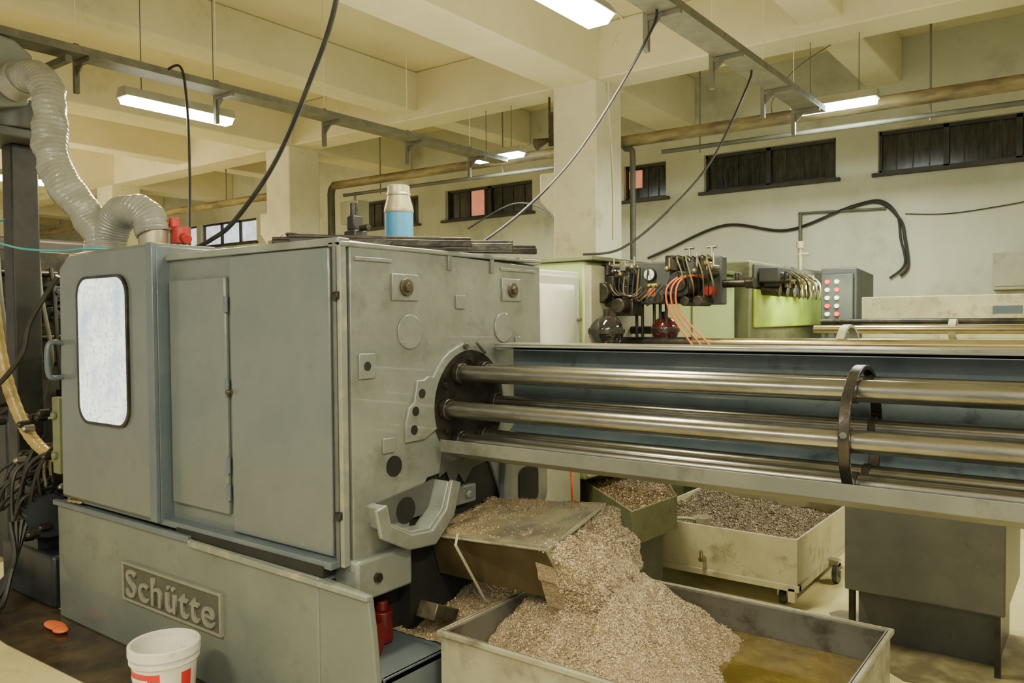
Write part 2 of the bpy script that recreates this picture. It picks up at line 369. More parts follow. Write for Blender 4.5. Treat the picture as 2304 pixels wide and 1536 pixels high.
for y, z in ((2.371, 1.738), (3.10, 1.745)):
    p = make('bolt_plate', MB().box((X0, y - .075, z - .055), (X0 + .010, y + .075, z + .055)), 'paint2', lathe, bevel=.004)
    make('bolt', MB().cyl((X0 + .010, y, z), (X0 + .022, y, z), .036, n=24).cyl((X0 + .022, y, z), (X0 + .035, y, z), .02, n=6), 'bolt', p, bevel=.002)
for y, z in ((2.40, 1.555), (3.04, 1.565)):
    make('round_cover', MB().cyl((X0, y, z), (X0 + .007, y, z), .072, n=36), 'paint2', lathe, bevel=.004)
for y, z, s_ in ((2.72, 1.682, .03), (3.15, 1.5, .02)):
    make('small_cover', MB().box((X0, y - s_, z - s_), (X0 + .010, y + s_, z + s_)), 'paint2', lathe, bevel=.003)
for y in (2.65, 2.95):
    make('clip', MB().box((X0, y - .012, 1.82), (X0 + .01, y + .012, 1.885)), 'paint', lathe, bevel=.002)
for y0, y1 in ((2.1, 2.3), (3.02, 3.3)):
    make('weld_bar', MB().box((X0, y0, 1.835), (X0 + .008, y1, 1.85)), 'paint2', lathe, bevel=.002)
p = make('square_plate', MB().box((X0, 2.115, 1.375), (X0 + .010, 2.20, 1.475)), 'paint2', lathe, bevel=.004)
make('plate_hole', MB().cyl((X0 + .008, 2.155, 1.425), (X0 + .012, 2.155, 1.425), .018), 'hole', p)
CY, CZ = 2.78, 1.22
def arcpts(r, a0, a1, n): return [(CY + r * math.cos(math.radians(a0 + (a1 - a0) * i / n)), CZ + r * math.sin(math.radians(a0 + (a1 - a0) * i / n))) for i in range(n + 1)]
poly = arcpts(.247, 200, 92, 18) + [(2.76, 1.500), (2.70, 1.488), (2.64, 1.465), (2.60, 1.44), (2.56, 1.40), (2.53, 1.36), (2.50, 1.365), (2.47, 1.35), (2.43, 1.35), (2.41, 1.26), (2.38, 1.24), (2.36, 1.18), (2.36, 1.10), (2.47, 1.10)]
br = make('slotted_bracket', MB().prism(poly, 'X', X0, X0 + .016), 'paint2', lathe, bevel=.003)
for y, z in ((2.455, 1.295), (2.415, 1.224), (2.405, 1.147)):
    make('bracket_hole', MB().cyl((X0 + .012, y, z), (X0 + .018, y, z), .020), 'hole', br)
make('bracket_bolt', MB().cyl((X0 + .016, 2.735, 1.485), (X0 + .03, 2.735, 1.485), .014, n=6), 'bolt', br)
make('oil_port', MB().cyl((X0, 2.30, 1.011), (X0 + .006, 2.30, 1.011), .042, n=28), 'hole', lathe, label='round dark port hole')
make('small_cover', MB().box((X0, 2.235, 1.07), (X0 + .012, 2.30, 1.13)), 'paint2', lathe, bevel=.003)
drum = make('spindle_drum', MB().cyl((FX - .1, CY, CZ), (X0 + .006, CY, CZ), .247, n=48), 'dark', lathe)
make('oil_streaks', MB().prism([(2.60, 1.07), (2.70, .99), (2.86, .98), (2.95, 1.05), (2.93, .95), (2.80, .93), (2.74, .87), (2.70, .92), (2.66, .85), (2.62, .94), (2.57, .92)], 'X', X0, X0 + .002), 'darkpaint', lathe, label='dark oily drips below the drum')
for k in range(6):
    a = math.radians(k * 60 + 30)
    make('drum_bolt', MB().cyl((X0 + .006, CY + .20 * math.cos(a), CZ + .20 * math.sin(a)), (X0 + .028, CY + .20 * math.cos(a), CZ + .20 * math.sin(a)), .014, n=6), 'dark', drum)
prof = [(2.18, .885), (2.20, .81), (2.31, .755), (2.42, .745), (2.50, .81), (2.54, .92)]
sp = make('drain_spout', MB().sheet(prof, -.035, 'X', FX + .01, FX + .10), 'paint2', lathe, bevel=.006)
make('spout_flange', MB().sheet([(2.17, .89), (2.19, .805), (2.305, .745), (2.425, .735), (2.51, .805), (2.55, .925)], -.062, 'X', FX + .095, FX + .115), 'paint2', sp, bevel=.006)
make('spout_back', MB().prism([(2.22, .78), (2.48, .78), (2.54, .92), (2.20, .88)], 'X', FX + .012, FX + .024), 'darkpaint', sp)
make('spout_hole', MB().prism(circ(2.36, .82, .055, 20), 'X', FX + .024, FX + .027), 'hole', sp)
ft = make('end_foot', MB().prism([(2.98, .60), (3.10, .60), (3.12, .66), (3.22, .60), (3.32, .62), (3.36, .72), (3.36, .98), (3.02, 1.0), (3.0, .8)], 'X', FX + .016, FX + .05), 'paint2', lathe, bevel=.006)
make('foot_hole', MB().prism(rrect(3.11, .70, 3.27, .88, .04), 'X', FX + .05, FX + .056), 'hole', ft)
ft2 = make('corner_block', MB().box((FX - .2, 2.06, .52), (FX + .06, 2.36, .68)), 'paint2', lathe, bevel=.012)
make('screw', MB().cyl((FX + .06, 2.16, .6), (FX + .075, 2.16, .6), .02, n=6), 'dark', ft2)
make('mount_lug', MB().box((FX, 2.64, .78), (FX + .04, 2.80, .86)).cyl((FX + .04, 2.74, .82), (FX + .06, 2.74, .82), .02, n=6), 'paint2', lathe, bevel=.006)
base = make('base', MB().prism([(-4.60, 0), (-2.42, 0), (-2.42, .62), (-4.60, .64)], 'Y', 1.98, 3.4), 'paintbase', lathe, bevel=.012)
make('base_side', MB().prism([(-2.42, 0.02), (-2.08, 0.02), (-2.13, .48), (-2.15, .60), (-2.42, .62)], 'Y', 1.98, 2.01), 'paintbase', base, bevel=.006)
make('base_slot', MB().prism([(-3.42, .634), (-2.40, .624), (-2.40, .665), (-3.42, .665)], 'Y', 1.985, 2.045), 'hole', base, label='dark gap between base and body')
make('base_rim', MB().box((-4.62, 1.965, .615), (-3.3, 1.99, .645)), 'paintb', base, bevel=.005)
make('base_rim', MB().prism([(-3.3, .60), (-2.14, .588), (-2.14, .606), (-3.3, .632)], 'Y', 1.965, 1.985), 'edge', base, bevel=.003)
make('base_shelf', MB().box((-2.42, 2.01, .27), (-2.1, 3.3, .30)).box((-2.12, 2.01, .12), (-2.1, 3.3, .30)), 'paintb', base, bevel=.006)
make('base_cavity', MB().box((-2.425, 2.02, .3), (-2.415, 3.2, .6)), 'hole', base)
make('coolant_pump', MB().cyl((-2.34, 2.11, .305), (-2.34, 2.11, .50), .055, n=24).prism([(2.02, .305), (2.15, .305), (2.19, .38), (2.16, .43), (2.09, .42), (2.05, .50), (2.02, .50)], 'X', -2.275, -2.26), 'redd', base, bevel=.004, label='dirty red pump housing inside the base')
make('pump_motor', MB().cyl((-2.36, 2.25, .305), (-2.36, 2.25, .43), .045, n=24).cyl((-2.36, 2.25, .43), (-2.36, 2.25, .47), .025, n=16), 'redd', base, bevel=.004)
make('loose_bracket', MB().prism([(2.34, .40), (2.48, .36), (2.50, .40), (2.37, .46)], 'X', -2.26, -2.16), 'bolt', base, bevel=.004)
np_ = make('nameplate', MB().box((-3.87, 1.968, .257), (-3.06, 1.981, .425)), 'plate', lathe, bevel=.003)
make('nameplate_rim', MB().ring([(-3.88, .247), (-3.05, .247), (-3.05, .435), (-3.88, .435)], [(-3.868, .259), (-3.062, .259), (-3.062, .423), (-3.868, .423)], 'Y', 1.962, 1.981), 'letter', np_, bevel=.002)
cu = bpy.data.curves.new('lettering', 'FONT'); cu.body = 'Schütte'; cu.size = .20; cu.extrude = .006; cu.offset = .0018; cu.space_character = 1.14
to = bpy.data.objects.new('tmp', cu); COL.objects.link(to)
bpy.context.view_layer.update()
me = bpy.data.meshes.new_from_object(to.evaluated_get(bpy.context.evaluated_depsgraph_get()))
bpy.data.objects.remove(to)
me.materials.clear(); me.materials.append(M['letter'])
xs = [v.co.x for v in me.vertices]; ys = [v.co.y for v in me.vertices]
sx = .74 / (max(xs) - min(xs)); sy = .135 / (max(ys) - min(ys))
for v in me.vertices:
    x, y, z = v.co
    v.co = ((x - min(xs)) * sx, -z, (y - min(ys)) * sy)
lo = bpy.data.objects.new('lettering', me); COL.objects.link(lo); lo.parent = np_
lo.location = Vector((-3.835, 1.964, .273)) - WL[np_]; lo['label'] = 'raised metal letters on the nameplate'

# ---------------------------------------------------------------- things on machine roof
RZ = ZT
def rail(a, c_, w, h, z0=None):
    A = Vector((*a, 0)); C = Vector((*c_, 0)); d = (C - A).normalized(); n = Vector((-d.y, d.x, 0)) * w / 2
    z0 = RZ + .022 if z0 is None else z0
    g = MB().hexa([(*(A - n).xy, z0), (*(C - n).xy, z0), (*(C + n).xy, z0), (*(A + n).xy, z0), (*(A - n).xy, z0 + h), (*(C - n).xy, z0 + h), (*(C + n).xy, z0 + h), (*(A + n).xy, z0 + h)])
    n2 = n * .35
    g.hexa([(*(A - n2).xy, z0 + h), (*(C - n2).xy, z0 + h), (*(C + n2).xy, z0 + h), (*(A + n2).xy, z0 + h), (*(A - n2).xy, z0 + h + .015), (*(C - n2).xy, z0 + h + .015), (*(C + n2).xy, z0 + h + .015), (*(A + n2).xy, z0 + h + .015)])
    make('steel_rail', g, 'dark', label='dark oily steel rail lying on the machine roof', cat='rail', bevel=.004, group='rails on the machine roof')
rail((-2.9, 2.15), (-2.36, 2.66), .05, .03)
rail((-2.75, 2.12), (-2.28, 2.74), .055, .03)
rail((-2.75, 2.55), (-2.24, 3.0), .055, .035)
rail((-2.62, 2.78), (-2.28, 3.24), .05, .03)
rail((-3.0, 2.3), (-2.85, 3.2), .06, .07)
can = thing('canister', 'beige metal canister with blue lower band on the machine roof', 'canister', (-3.0, 3.02, RZ))
c0 = (-3.0, 3.02, RZ - .02)
make('canister_body', MB().lathe([(0, 0), (.075, 0), (.075, .285)], c0), 'blue', can)
make('canister_neck', MB().lathe([(.076, .285), (.078, .29), (.076, .31), (.060, .37), (.058, .425), (.052, .43), (0, .432)], c0), 'alu', can)
make('canister_seam', MB().lathe([(.060, .375), (.063, .378), (.063, .386), (.060, .39)], c0), 'alu', can)
b = MB().cyl((-3.15, 2.4, RZ), (-3.15, 2.4, RZ + .06), .09, n=28).cyl((-3.15, 2.4, RZ + .06), (-3.15, 2.4, RZ + .085), .075, n=28).cyl((-3.15, 2.4, RZ + .085), (-3.15, 2.4, RZ + .11), .02)
make('filler_cap', b, 'brass', label='round brass filler cap on the machine roof', cat='cap', bevel=.004)
v = thing('lubricator_valve', 'black upright valve block on the machine roof', 'valve', (-2.87, 2.6, RZ))
make('valve_body', MB().box((-2.91, 2.56, RZ), (-2.83, 2.64, RZ + .13)).box((-2.90, 2.57, RZ + .13), (-2.85, 2.63, RZ + .2)), 'black', v, bevel=.006)
make('valve_stem', MB().cyl((-2.88, 2.6, RZ + .2), (-2.88, 2.6, RZ + .26), .02).cyl((-2.83, 2.6, RZ + .14), (-2.78, 2.6, RZ + .14), .015), 'dark', v)
make('terminal_box', MB().box((-3.42, 3.0, RZ - .02), (-3.32, 3.1, RZ + .14)).box((-3.40, 3.02, RZ + .14), (-3.36, 3.08, RZ + .24)), 'dark', label='small dark terminal box on the machine roof', cat='box', bevel=.006)
v = thing('shutoff_valve', 'red valve head on a short pipe on the machine roof', 'valve', (-4.06, 2.42, 1.97))
make('valve_head', MB().cyl((-4.06, 2.42, 2.03), (-4.06, 2.42, 2.12), .05, n=16).cyl((-4.09, 2.40, 2.12), (-4.09, 2.40, 2.17), .03, n=12).cyl((-4.06, 2.42, 2.07), (-3.97, 2.40, 2.05), .028, n=12), 'red', v, bevel=.004)
make('valve_pipe', MB().cyl((-4.06, 2.42, 1.96), (-4.06, 2.42, 2.03), .025), 'brass', v)
make('roof_plate', MB().prism([(2.2, RZ + .005), (2.9, RZ + .005), (2.9, RZ + .03), (2.2, RZ + .02)], 'X', -3.5, -3.3), 'paint', label='loose grey sheet cover on the machine roof', cat='cover', bevel=.004)

dm = thing('exhaust_duct', 'grey wrinkled flexible extraction duct entering the machine roof', 'duct', (-4.5, 2.18, 1.97))
P = [(-5.14, 2.04, 3.01), (-5.02, 2.07, 3.04), (-4.90, 2.09, 2.98), (-4.83, 2.09, 2.84), (-4.79, 2.07, 2.66), (-4.73, 2.07, 2.48), (-4.64, 2.10, 2.33), (-4.55, 2.16, 2.2), (-4.50, 2.19, 2.08), (-4.50, 2.2, 1.95)]
make('ribbed_hose', MB().sweep(P, lambda i: .090 + .0016 * math.sin(i * math.pi / 2 + .7), 28, sub=26, wr=.22), 'duct', dm)
d2 = thing('duct_elbow', 'short ribbed duct looping over the machine hood', 'duct', (-4.3, 2.3, 1.97))
P = [(-4.44, 2.22, 1.95), (-4.45, 2.22, 2.08), (-4.39, 2.24, 2.19), (-4.28, 2.27, 2.22), (-4.18, 2.30, 2.17), (-4.15, 2.31, 2.08)]
make('ribbed_hose', MB().sweep(P, lambda i: .088 + .0022 * math.sin(i * math.pi / 2 + .7), 28, sub=24, wr=.18), 'duct', d2)
make('duct_stub', MB().cyl((-4.15, 2.31, 1.96), (-4.15, 2.31, 2.10), .075, n=24), 'alu', d2)
mc = thing('mist_collector', 'grey mist collector box on a black post', 'extractor', (-5.5, 2.2, 0))
make('collector_housing', MB().prism([(1.80, 3.0), (1.95, 2.86), (2.12, 2.90), (2.15, 3.2), (2.05, 3.27), (1.80, 3.30)], 'X', -5.75, -5.16), 'paint2', mc, bevel=.02)
make('collector_outlet', MB().cyl((-5.17, 2.03, 3.0), (-5.08, 2.05, 3.03), .105, n=28), 'duct', mc, bevel=.005)
make('collector_drum', MB().cyl((-5.36, 2.12, 2.78), (-5.36, 2.12, 2.95), .14, n=28), 'darkpaint', mc, bevel=.006)
make('collector_base', MB().box((-5.7, 1.95, 2.72), (-5.25, 2.3, 2.78)), 'darkpaint', mc, bevel=.01)
make('post', MB().box((-5.58, 2.12, 0), (-5.44, 2.28, 2.72)), 'black', mc, bevel=.01)
P = [(-5.30, 1.90, 2.7), (-5.2, 1.91, 2.55), (-5.17, 1.90, 2.2), (-5.17, 1.90, 1.8), (-5.12, 1.93, 1.35), (-5.02, 1.99, 1.02), (-4.90, 2.06, .86), (-4.70, 2.1, .84), (-4.58, 2.12, .84)]
make('suction_hose', MB().sweep(P, lambda i: .034 + .0012 * math.sin(i * math.pi / 2), 16, sub=26), 'yhose', label='yellow ribbed hose hanging down beside the machine', cat='hose')
make('power_cable', MB().sweep([(-4.55, 1.99, 1.86), (-4.72, 1.92, 1.62), (-4.78, 1.90, 1.45), (-4.95, 1.85, 1.28), (-5.2, 1.8, 1.15), (-5.5, 2.0, 1.1), (-5.56, 2.13, 1.1)], .014, 8), 'black', label='black cable drooping between machine and post', cat='cable')
make('air_hose', MB().sweep([(-5.5, 2.1, 2.25), (-5.2, 1.85, 2.13), (-4.9, 1.92, 2.03), (-4.6, 2.02, 2.0), (-4.35, 2.08, 2.0), (-4.2, 2.3, 1.99)], .006, 8), 'turq', label='thin turquoise air hose draped onto the hood', cat='hose')
sd = thing('hydraulic_unit', 'dark oily hydraulic pump unit with motor and pipes', 'pump', (-5.1, 2.3, 0))
make('tank', MB().box((-5.40, 2.0, 0), (-4.72, 2.9, .30)), 'motor', sd, bevel=.02)
mo = MB().cyl((-5.25, 2.12, .50), (-4.85, 2.05, .50), .12, n=24)
for k in range(16):
    a = 2 * math.pi * k / 16; p = Vector((-5.22, 2.115, .50)); q = Vector((-4.9, 2.06, .50)); o_ = Vector((0, math.cos(a), math.sin(a))) * .125
    mo.cyl(p + o_, q + o_, .008, n=6)
mo.box((-5.2, 2.02, .30), (-4.95, 2.16, .40)).box((-5.12, 2.02, .60), (-4.98, 2.12, .68)); make('motor', mo, 'motor', sd)
make('manifold', MB().box((-5.38, 2.3, .30), (-5.15, 2.6, .75)).box((-5.1, 2.3, .30), (-4.85, 2.55, .9)).cyl((-5.0, 2.4, .9), (-5.0, 2.4, 1.0), .05).box((-5.3, 2.5, .75), (-5.0, 2.8, 1.25)), 'dark', sd, bevel=.008)
make('side_tank', MB().box((-5.38, 2.62, .30), (-4.75, 2.9, 1.15)), 'greend', sd, bevel=.01)
random.seed(3)
for k in range(9):
    y = 2.05 + .05 * k; x = -4.92 - .04 * k
    make('pipe', MB().sweep([(x, y, .5), (x + .05, y - .05, .75 + .03 * k), (x + .12 + .03 * math.sin(k * 2), y, .9 + .02 * k), (-4.66, y + .05, .95 + .03 * k)], .011, 8), 'steel' if k % 3 else 'dark', sd)
for k in range(26):
    x, y, z = random.uniform(-5.35, -4.72), random.uniform(1.94, 2.2), random.uniform(.32, 1.15)
    make('fitting', MB().cyl((x, y, z), (x, y - .05, z), .022, n=6).sphere((x, y - .05, z), .018), 'steel2' if k % 5 == 0 else 'dark', sd)
for k in range(8):
    x0, x1 = random.uniform(-5.3, -4.9), random.uniform(-5.2, -4.7); y = random.uniform(1.88, 2.0)
    make('flex_line', MB().sweep([(x0, 2.1, .95 - .05 * k), (x0 + .03, y, .8 - .03 * k), ((x0 + x1) / 2, y - .03, .5 + .04 * math.sin(k)), (x1, y, .45 + .05 * k), (x1, 2.1, .6 + .04 * k)], .010, 8), 'black', sd)
make('end_bracket', MB().box((-4.66, 1.99, .78), (-4.58, 2.03, 1.2)).cyl((-4.62, 1.99, 1.1), (-4.62, 1.97, 1.1), .02).cyl((-4.62, 1.99, .88), (-4.62, 1.97, .88), .02), 'greend', sd, bevel=.005)
for k in range(4):
    make('drain_hose', MB().sweep([(-4.9, 1.95 - .03 * k, .5), (-4.86, 1.85, .25), (-4.85 - .05 * k, 1.78 - .03 * k, .05), (-5.2, 1.8, .03), (-5.35, 1.95, .1 + .03 * k)], .015, 8), 'black', sd)
make('rag', MB().sphere((-4.42, 1.88, .02), (.10, .04, .014)).sphere((-4.34, 1.87, .02), (.05, .035, .016)), 'orange', label='crumpled orange rag on the oily floor', cat='rag')
for k in range(3):
    make('metal_scrap', MB().sphere((-4.45 + .05 * k, 1.985, .655 + .003 * k), (.03, .015, .012)), 'brass', label='small brass chips on the base ledge', cat='scrap', group='scraps on the base ledge')
nm = thing('neighbouring_machine', 'dark brown machine with pipes and hoses behind the post', 'machine', (-7, 2.9, 0))
make('cabinet', MB().box((-7.8, 2.2, 0), (-6.5, 3.4, 2.25)), 'pink', nm, bevel=.03)
make('lower_housing', MB().box((-6.5, 2.25, 0), (-5.95, 3.2, .95)), 'motor', nm, bevel=.02)
make('side_panel', MB().box((-6.5, 2.35, 1.3), (-6.44, 3.2, 2.15)), 'dark', nm, bevel=.01)
for k, (z, y0, y1) in enumerate(((1.5, 2.35, 2.9), (1.72, 2.6, 3.15), (1.98, 2.4, 2.8))):
    make('manifold_pipe', MB().cyl((-6.42, y0, z), (-6.42, y1, z), .022, n=12).cyl((-6.42, y0 + .2, z), (-6.34, y0 + .2, z), .035, n=12), 'dark', nm)
for k in range(9):
    y = 2.4 + .09 * k
    make('hose_loop', MB().sweep([(-6.42, y, 2.1 - .08 * (k % 3)), (-6.3, y - .03, 1.8), (-6.28, y + .05 * math.sin(k * 3), 1.4), (-6.35, y + .03, 1.05 + .05 * (k % 4)), (-6.45, y, .95)], .016, 8), 'black' if k % 3 else 'pipeg', nm)
for k in range(8):
    y, z = random.uniform(2.4, 3.1), random.uniform(1.0, 2.1)
    make('valve_block', MB().box((-6.44, y, z), (-6.34, y + .1, z + .09)).cyl((-6.34, y + .05, z + .045), (-6.28, y + .05, z + .045), .02, n=10), 'dark' if k % 2 else 'motor', nm, bevel=.004)

# ---------------------------------------------------------------- bar feeder
bf = thing('bar_feeder', 'long grey open trough carrying thick dark steel guide tubes', 'bar feeder', (-.6, 2.8, 0))
XE = 1.6
make('trough', MB().sheet([(2.90, 1.475), (3.05, 1.48), (3.05, 1.1), (2.95, 1.02), (2.6, 1.018), (2.53, 1.048), (2.53, 1.096)], .006, 'X', -2.28, XE), 'troughout', bf, bevel=.002)
make('trough_lining', MB().sheet([(2.91, 1.466), (3.04, 1.47), (3.04, 1.105), (2.945, 1.03), (2.61, 1.026), (2.54, 1.052), (2.54, 1.09)], -.003, 'X', -2.27, XE), 'troughin', bf, label='oily blue-grey inner lining')
make('trough_top_flange', MB().prism([(2.93, 1.480), (3.07, 1.484), (3.07, 1.494), (2.93, 1.490)], 'X', -2.3, XE), 'steel2', bf, bevel=.002, label='shiny folded top edge')
for k in range(6):
    a = math.radians(60 * k)
    y, z = CY + .172 * math.cos(a), CZ + .150 / .866 * math.sin(a) - .005
    t = make('guide_tube', MB().cyl((-2.32, y, z), (XE, y, z), .036, n=36), 'steel', bf)
    make('tube_boss', MB().cyl((-2.325, y, z), (-2.29, y, z), .046, n=28), 'dark', t, bevel=.004)
rg = make('support_ring', MB().ring(circ(CY, CZ, .224, 56), circ(CY, CZ, .209, 56), 'X', -.672, -.638, sm=True), 'dark', bf, bevel=.003)
make('ring_bolt', MB().cyl((-.652, CY - .222, CZ + .02), (-.652, CY - .234, CZ + .02), .012, n=6), 'steel', rg)
for k in range(6):
    a = math.radians(60 * k); y, z = CY + .172 * math.cos(a), CZ + .1732 * math.sin(a) - .005
    make('ring_clamp', MB().cyl((-.668, y, z), (-.642, y, z), .041, n=24), 'dark', rg, bevel=.003)
make('stand', MB().box((1.05, 2.62, 0), (1.35, 2.95, 1.012)).box((.95, 2.5, 0), (1.45, 3.1, .03)), 'darkpaint', bf, bevel=.01)
make('strap_clip', MB().cyl((-2.30, 2.80, 1.50), (-2.30, 2.86, 1.45), .007), 'steel', bf)

# ---------------------------------------------------------------- chips
def flakes(mb, pts, smin=.003, smax=.009, m=1):
    for p, n in pts:
        n = Vector(n).normalized(); d = Vector((random.uniform(-1, 1), random.uniform(-1, 1), random.uniform(-.5, .7))).normalized()
        d = (d - n * d.dot(n) * .6).normalized(); w = d.cross(n).normalized()
        L = random.uniform(smin, smax); W = L * random.uniform(.18, .4); h = L * random.uniform(.15, .5)
        p = Vector(p) + n * random.uniform(0, .005)
        a = p - d * L * .5; c = p + n * h; e = p + d * L * .5
        mb.add([a - w * W, a + w * W, c + w * W, c - w * W, e + w * W, e - w * W], [(0, 1, 2, 3), (3, 2, 4, 5)], m)
def fb(x, y, s=9): return noise.fractal(Vector((x * s, y * s, .3)), 1.0, 2.0, 5)
def heap(x0, x1, y0, y1, f, nx, ny, zb):
    mb = MB(); vs = []
    for j in range(ny + 1):
        for i in range(nx + 1):
            x = x0 + (x1 - x0) * i / nx; y = y0 + (y1 - y0) * j / ny; vs.append((x, y, f(x, y)))
    mb.add(vs, [(j * (nx + 1) + i, j * (nx + 1) + i + 1, (j + 1) * (nx + 1) + i + 1, (j + 1) * (nx + 1) + i) for j in range(ny) for i in range(nx)], 0, True)
    return mb
BX0, BX1, BY0, BY1, BZ0, BZ1 = -2.04, -.66, 2.25, 3.25, .12, .42
cb = thing('chip_bin', 'wheeled grey steel bin filled with tan chips and oil', 'bin', ((BX0 + BX1) / 2, (BY0 + BY1) / 2, 0))
T = .012
b = MB()
b.box((BX0, BY0, BZ0), (BX1, BY0 + T, BZ1)).box((BX0, BY1 - T, BZ0), (BX1, BY1, BZ1)).box((BX0, BY0 + T, BZ0), (BX0 + T, BY1 - T, BZ1)).box((BX1 - T, BY0 + T, BZ0), (BX1, BY1 - T, BZ1)).box((BX0 + T, BY0 + T, BZ0), (BX1 - T, BY1 - T, BZ0 + T))
make('bin_body', b, 'bin', cb, bevel=.003)
b = MB().ring([(BX0 - .012, BY0 - .012), (BX1 + .012, BY0 - .012), (BX1 + .012, BY1 + .012), (BX0 - .012, BY1 + .012)], [(BX0 + .01, BY0 + .01), (BX1 - .01, BY0 + .01), (BX1 - .01, BY1 - .01), (BX0 + .01, BY1 - .01)], 'Z', BZ1 - .02, BZ1)
make('bin_rim', b, 'bin', cb, bevel=.004)
g = .014
b = MB().box((BX0 + T, BY1 - g - .003, BZ0 + .02), (BX1 - T, BY1 - T, BZ1 - .01)).box((BX0 + T, BY0 + T, BZ0 + .02), (BX0 + g + .003, BY1 - g, BZ1 - .01)).box((BX1 - g - .003, BY0 + T, BZ0 + .02), (BX1 - T, BY1 - g, BZ1 - .01))
make('bin_lining', b, 'binin', cb)
for x in (BX0 + .12, BX1 - .12):
    for y in (BY0 + .1, BY1 - .1):
        w = make('caster', MB().cyl((x - .015, y, .05), (x + .015, y, .05), .05, n=20), 'black', cb)
        make('caster_fork', MB().box((x - .03, y - .02, .05), (x - .02, y + .02, .12)).box((x + .02, y - .02, .05), (x + .03, y + .02, .12)), 'dark', w)
OZ = .285
make('coolant_oil', MB().box((BX0 + .02, BY0 + .02, .15), (BX1 - .02, BY1 - .02, OZ)), 'oil', label='murky golden brown cutting oil lying in the bin', cat='oil', kind='stuff')
AX, AY = -1.55, 2.74
def hp(x, y):
    dx, dy = x - AX, y - AY
    r = math.sqrt((dx * .95) ** 2 + (dy * .95) ** 2)
    th = math.atan2(dy, dx)
    z = .66 - .83 * r * (1 + .14 * math.sin(3 * th + 1) + .07 * math.sin(7 * th)) + .034 * fb(x, y, 6) + .012 * fb(x, y, 24) + .004 * fb(x, y, 60)
    z = z if z < .60 else .60 + (z - .60) * .5
    return max(z, .16)
ph = heap(BX0 + .02, BX1 - .02, BY0 + .02, BY1 - .02, hp, 200, 150, .2)
fl = []
for _ in range(75000):
    r = abs(random.gauss(0, .3)); t = random.uniform(0, 6.283); x = AX + r * math.cos(t); y = AY + r * math.sin(t)
    if not (BX0 + .03 < x < BX1 - .03 and BY0 + .03 < y < BY1 - .03): continue
    z = hp(x, y)
    if z < OZ - .004: continue
    fl.append(((x, y, z), (hp(x - .01, y) - hp(x + .01, y), hp(x, y - .01) - hp(x, y + .01), .02)))
flakes(ph, fl)
make('chip_pile', ph, ['chip', 'flake'], label='heap of fine tan metal chips piled in the bin', cat='metal chips', kind='stuff', recalc=False)

ch = thing('chip_conveyor', 'brown oily chip conveyor spout above the bin', 'conveyor', (-1.95, 2.7, .3))
E = [(-1.66, 2.42, .75), (-1.70, 2.90, .82), (-1.66, 2.97, .60), (-1.62, 2.55, .52)]
S = [(-2.34, 2.52, .68), (-2.34, 2.95, .74), (-2.34, 2.98, .56), (-2.34, 2.58, .50)]
def quadplate(a, b_, c, d, th, m=0, mb=None):
    mb = mb or MB(); A, B, C, D = map(Vector, (a, b_, c, d)); n = (B - A).cross(D - A).normalized() * th
    return mb.hexa([A, B, C, D, A + n, B + n, C + n, D + n], m)
make('side_sheet', quadplate(S[0], E[0], E[3], S[3], .008), 'chute', ch)
make('far_sheet', quadplate(S[1], E[1], E[2], S[2], -.008), 'chute', ch)
make('floor_sheet', quadplate(S[3], E[3], E[2], S[2], .008), 'chute', ch)
make('cover', quadplate(S[0], E[0], E[1], S[1], .012), 'cover', ch, label='worn grey cover sheet dusted with chips')
make('outlet_frame', MB().sweep([E[0], E[1]], .010, 8, raw=True).sweep([E[0], E[3]], .010, 8, raw=True).sweep([E[1], E[2]], .008, 8, raw=True).sweep([E[3], E[2]], .008, 8, raw=True).sweep([S[0], E[0]], .006, 8, raw=True), 'bin', ch)
make('support_rod', MB().sweep([(-2.14, 2.47, .72), (-2.1, 2.41, .70), (-2.1, 2.594, .425), (-2.1, 2.62, .41)], .006, 8, raw=True), 'beige', ch)
make('end_hub', MB().cyl((-2.33, 2.75, .64), (-2.1, 2.75, .66), .06), 'dark', ch)
Sv = [Vector(p) for p in S]; Ev = [Vector(p) for p in E]
def bil(u, v): return (Sv[0] * (1 - u) + Ev[0] * u) * (1 - v) + (Sv[1] * (1 - u) + Ev[1] * u) * v
mb = MB(); fl = []
nx, ny = 60, 40; vs = []
def cz(u, v): return .010 + max(-.004, .020 * (noise.noise(Vector((u * 6, v * 4, 2))) + .25 - 1.0 * u + .5 * v))
for j in range(ny + 1):
    for i in range(nx + 1):
        u, v_ = i / nx * .96 + .02, j / ny * .96 + .02; p = bil(u, v_); p.z += cz(u, v_); vs.append(p)
mb.add(vs, [(j * (nx + 1) + i, j * (nx + 1) + i + 1, (j + 1) * (nx + 1) + i + 1, (j + 1) * (nx + 1) + i) for j in range(ny) for i in range(nx)], 0, True)
for _ in range(7000):
    u, v_ = random.random(), random.random()
    if cz(u, v_) < .011:
        if random.random() > .08: continue
    p = bil(u, v_); p.z += max(.013, cz(u, v_)); fl.append((p, (0, -.1, 1)))
flakes(mb, fl, .003, .007)
make('chip_layer', mb, ['chip', 'flake'], label='thin layer of fine tan chips on the conveyor cover', cat='metal chips', kind='stuff', recalc=False)
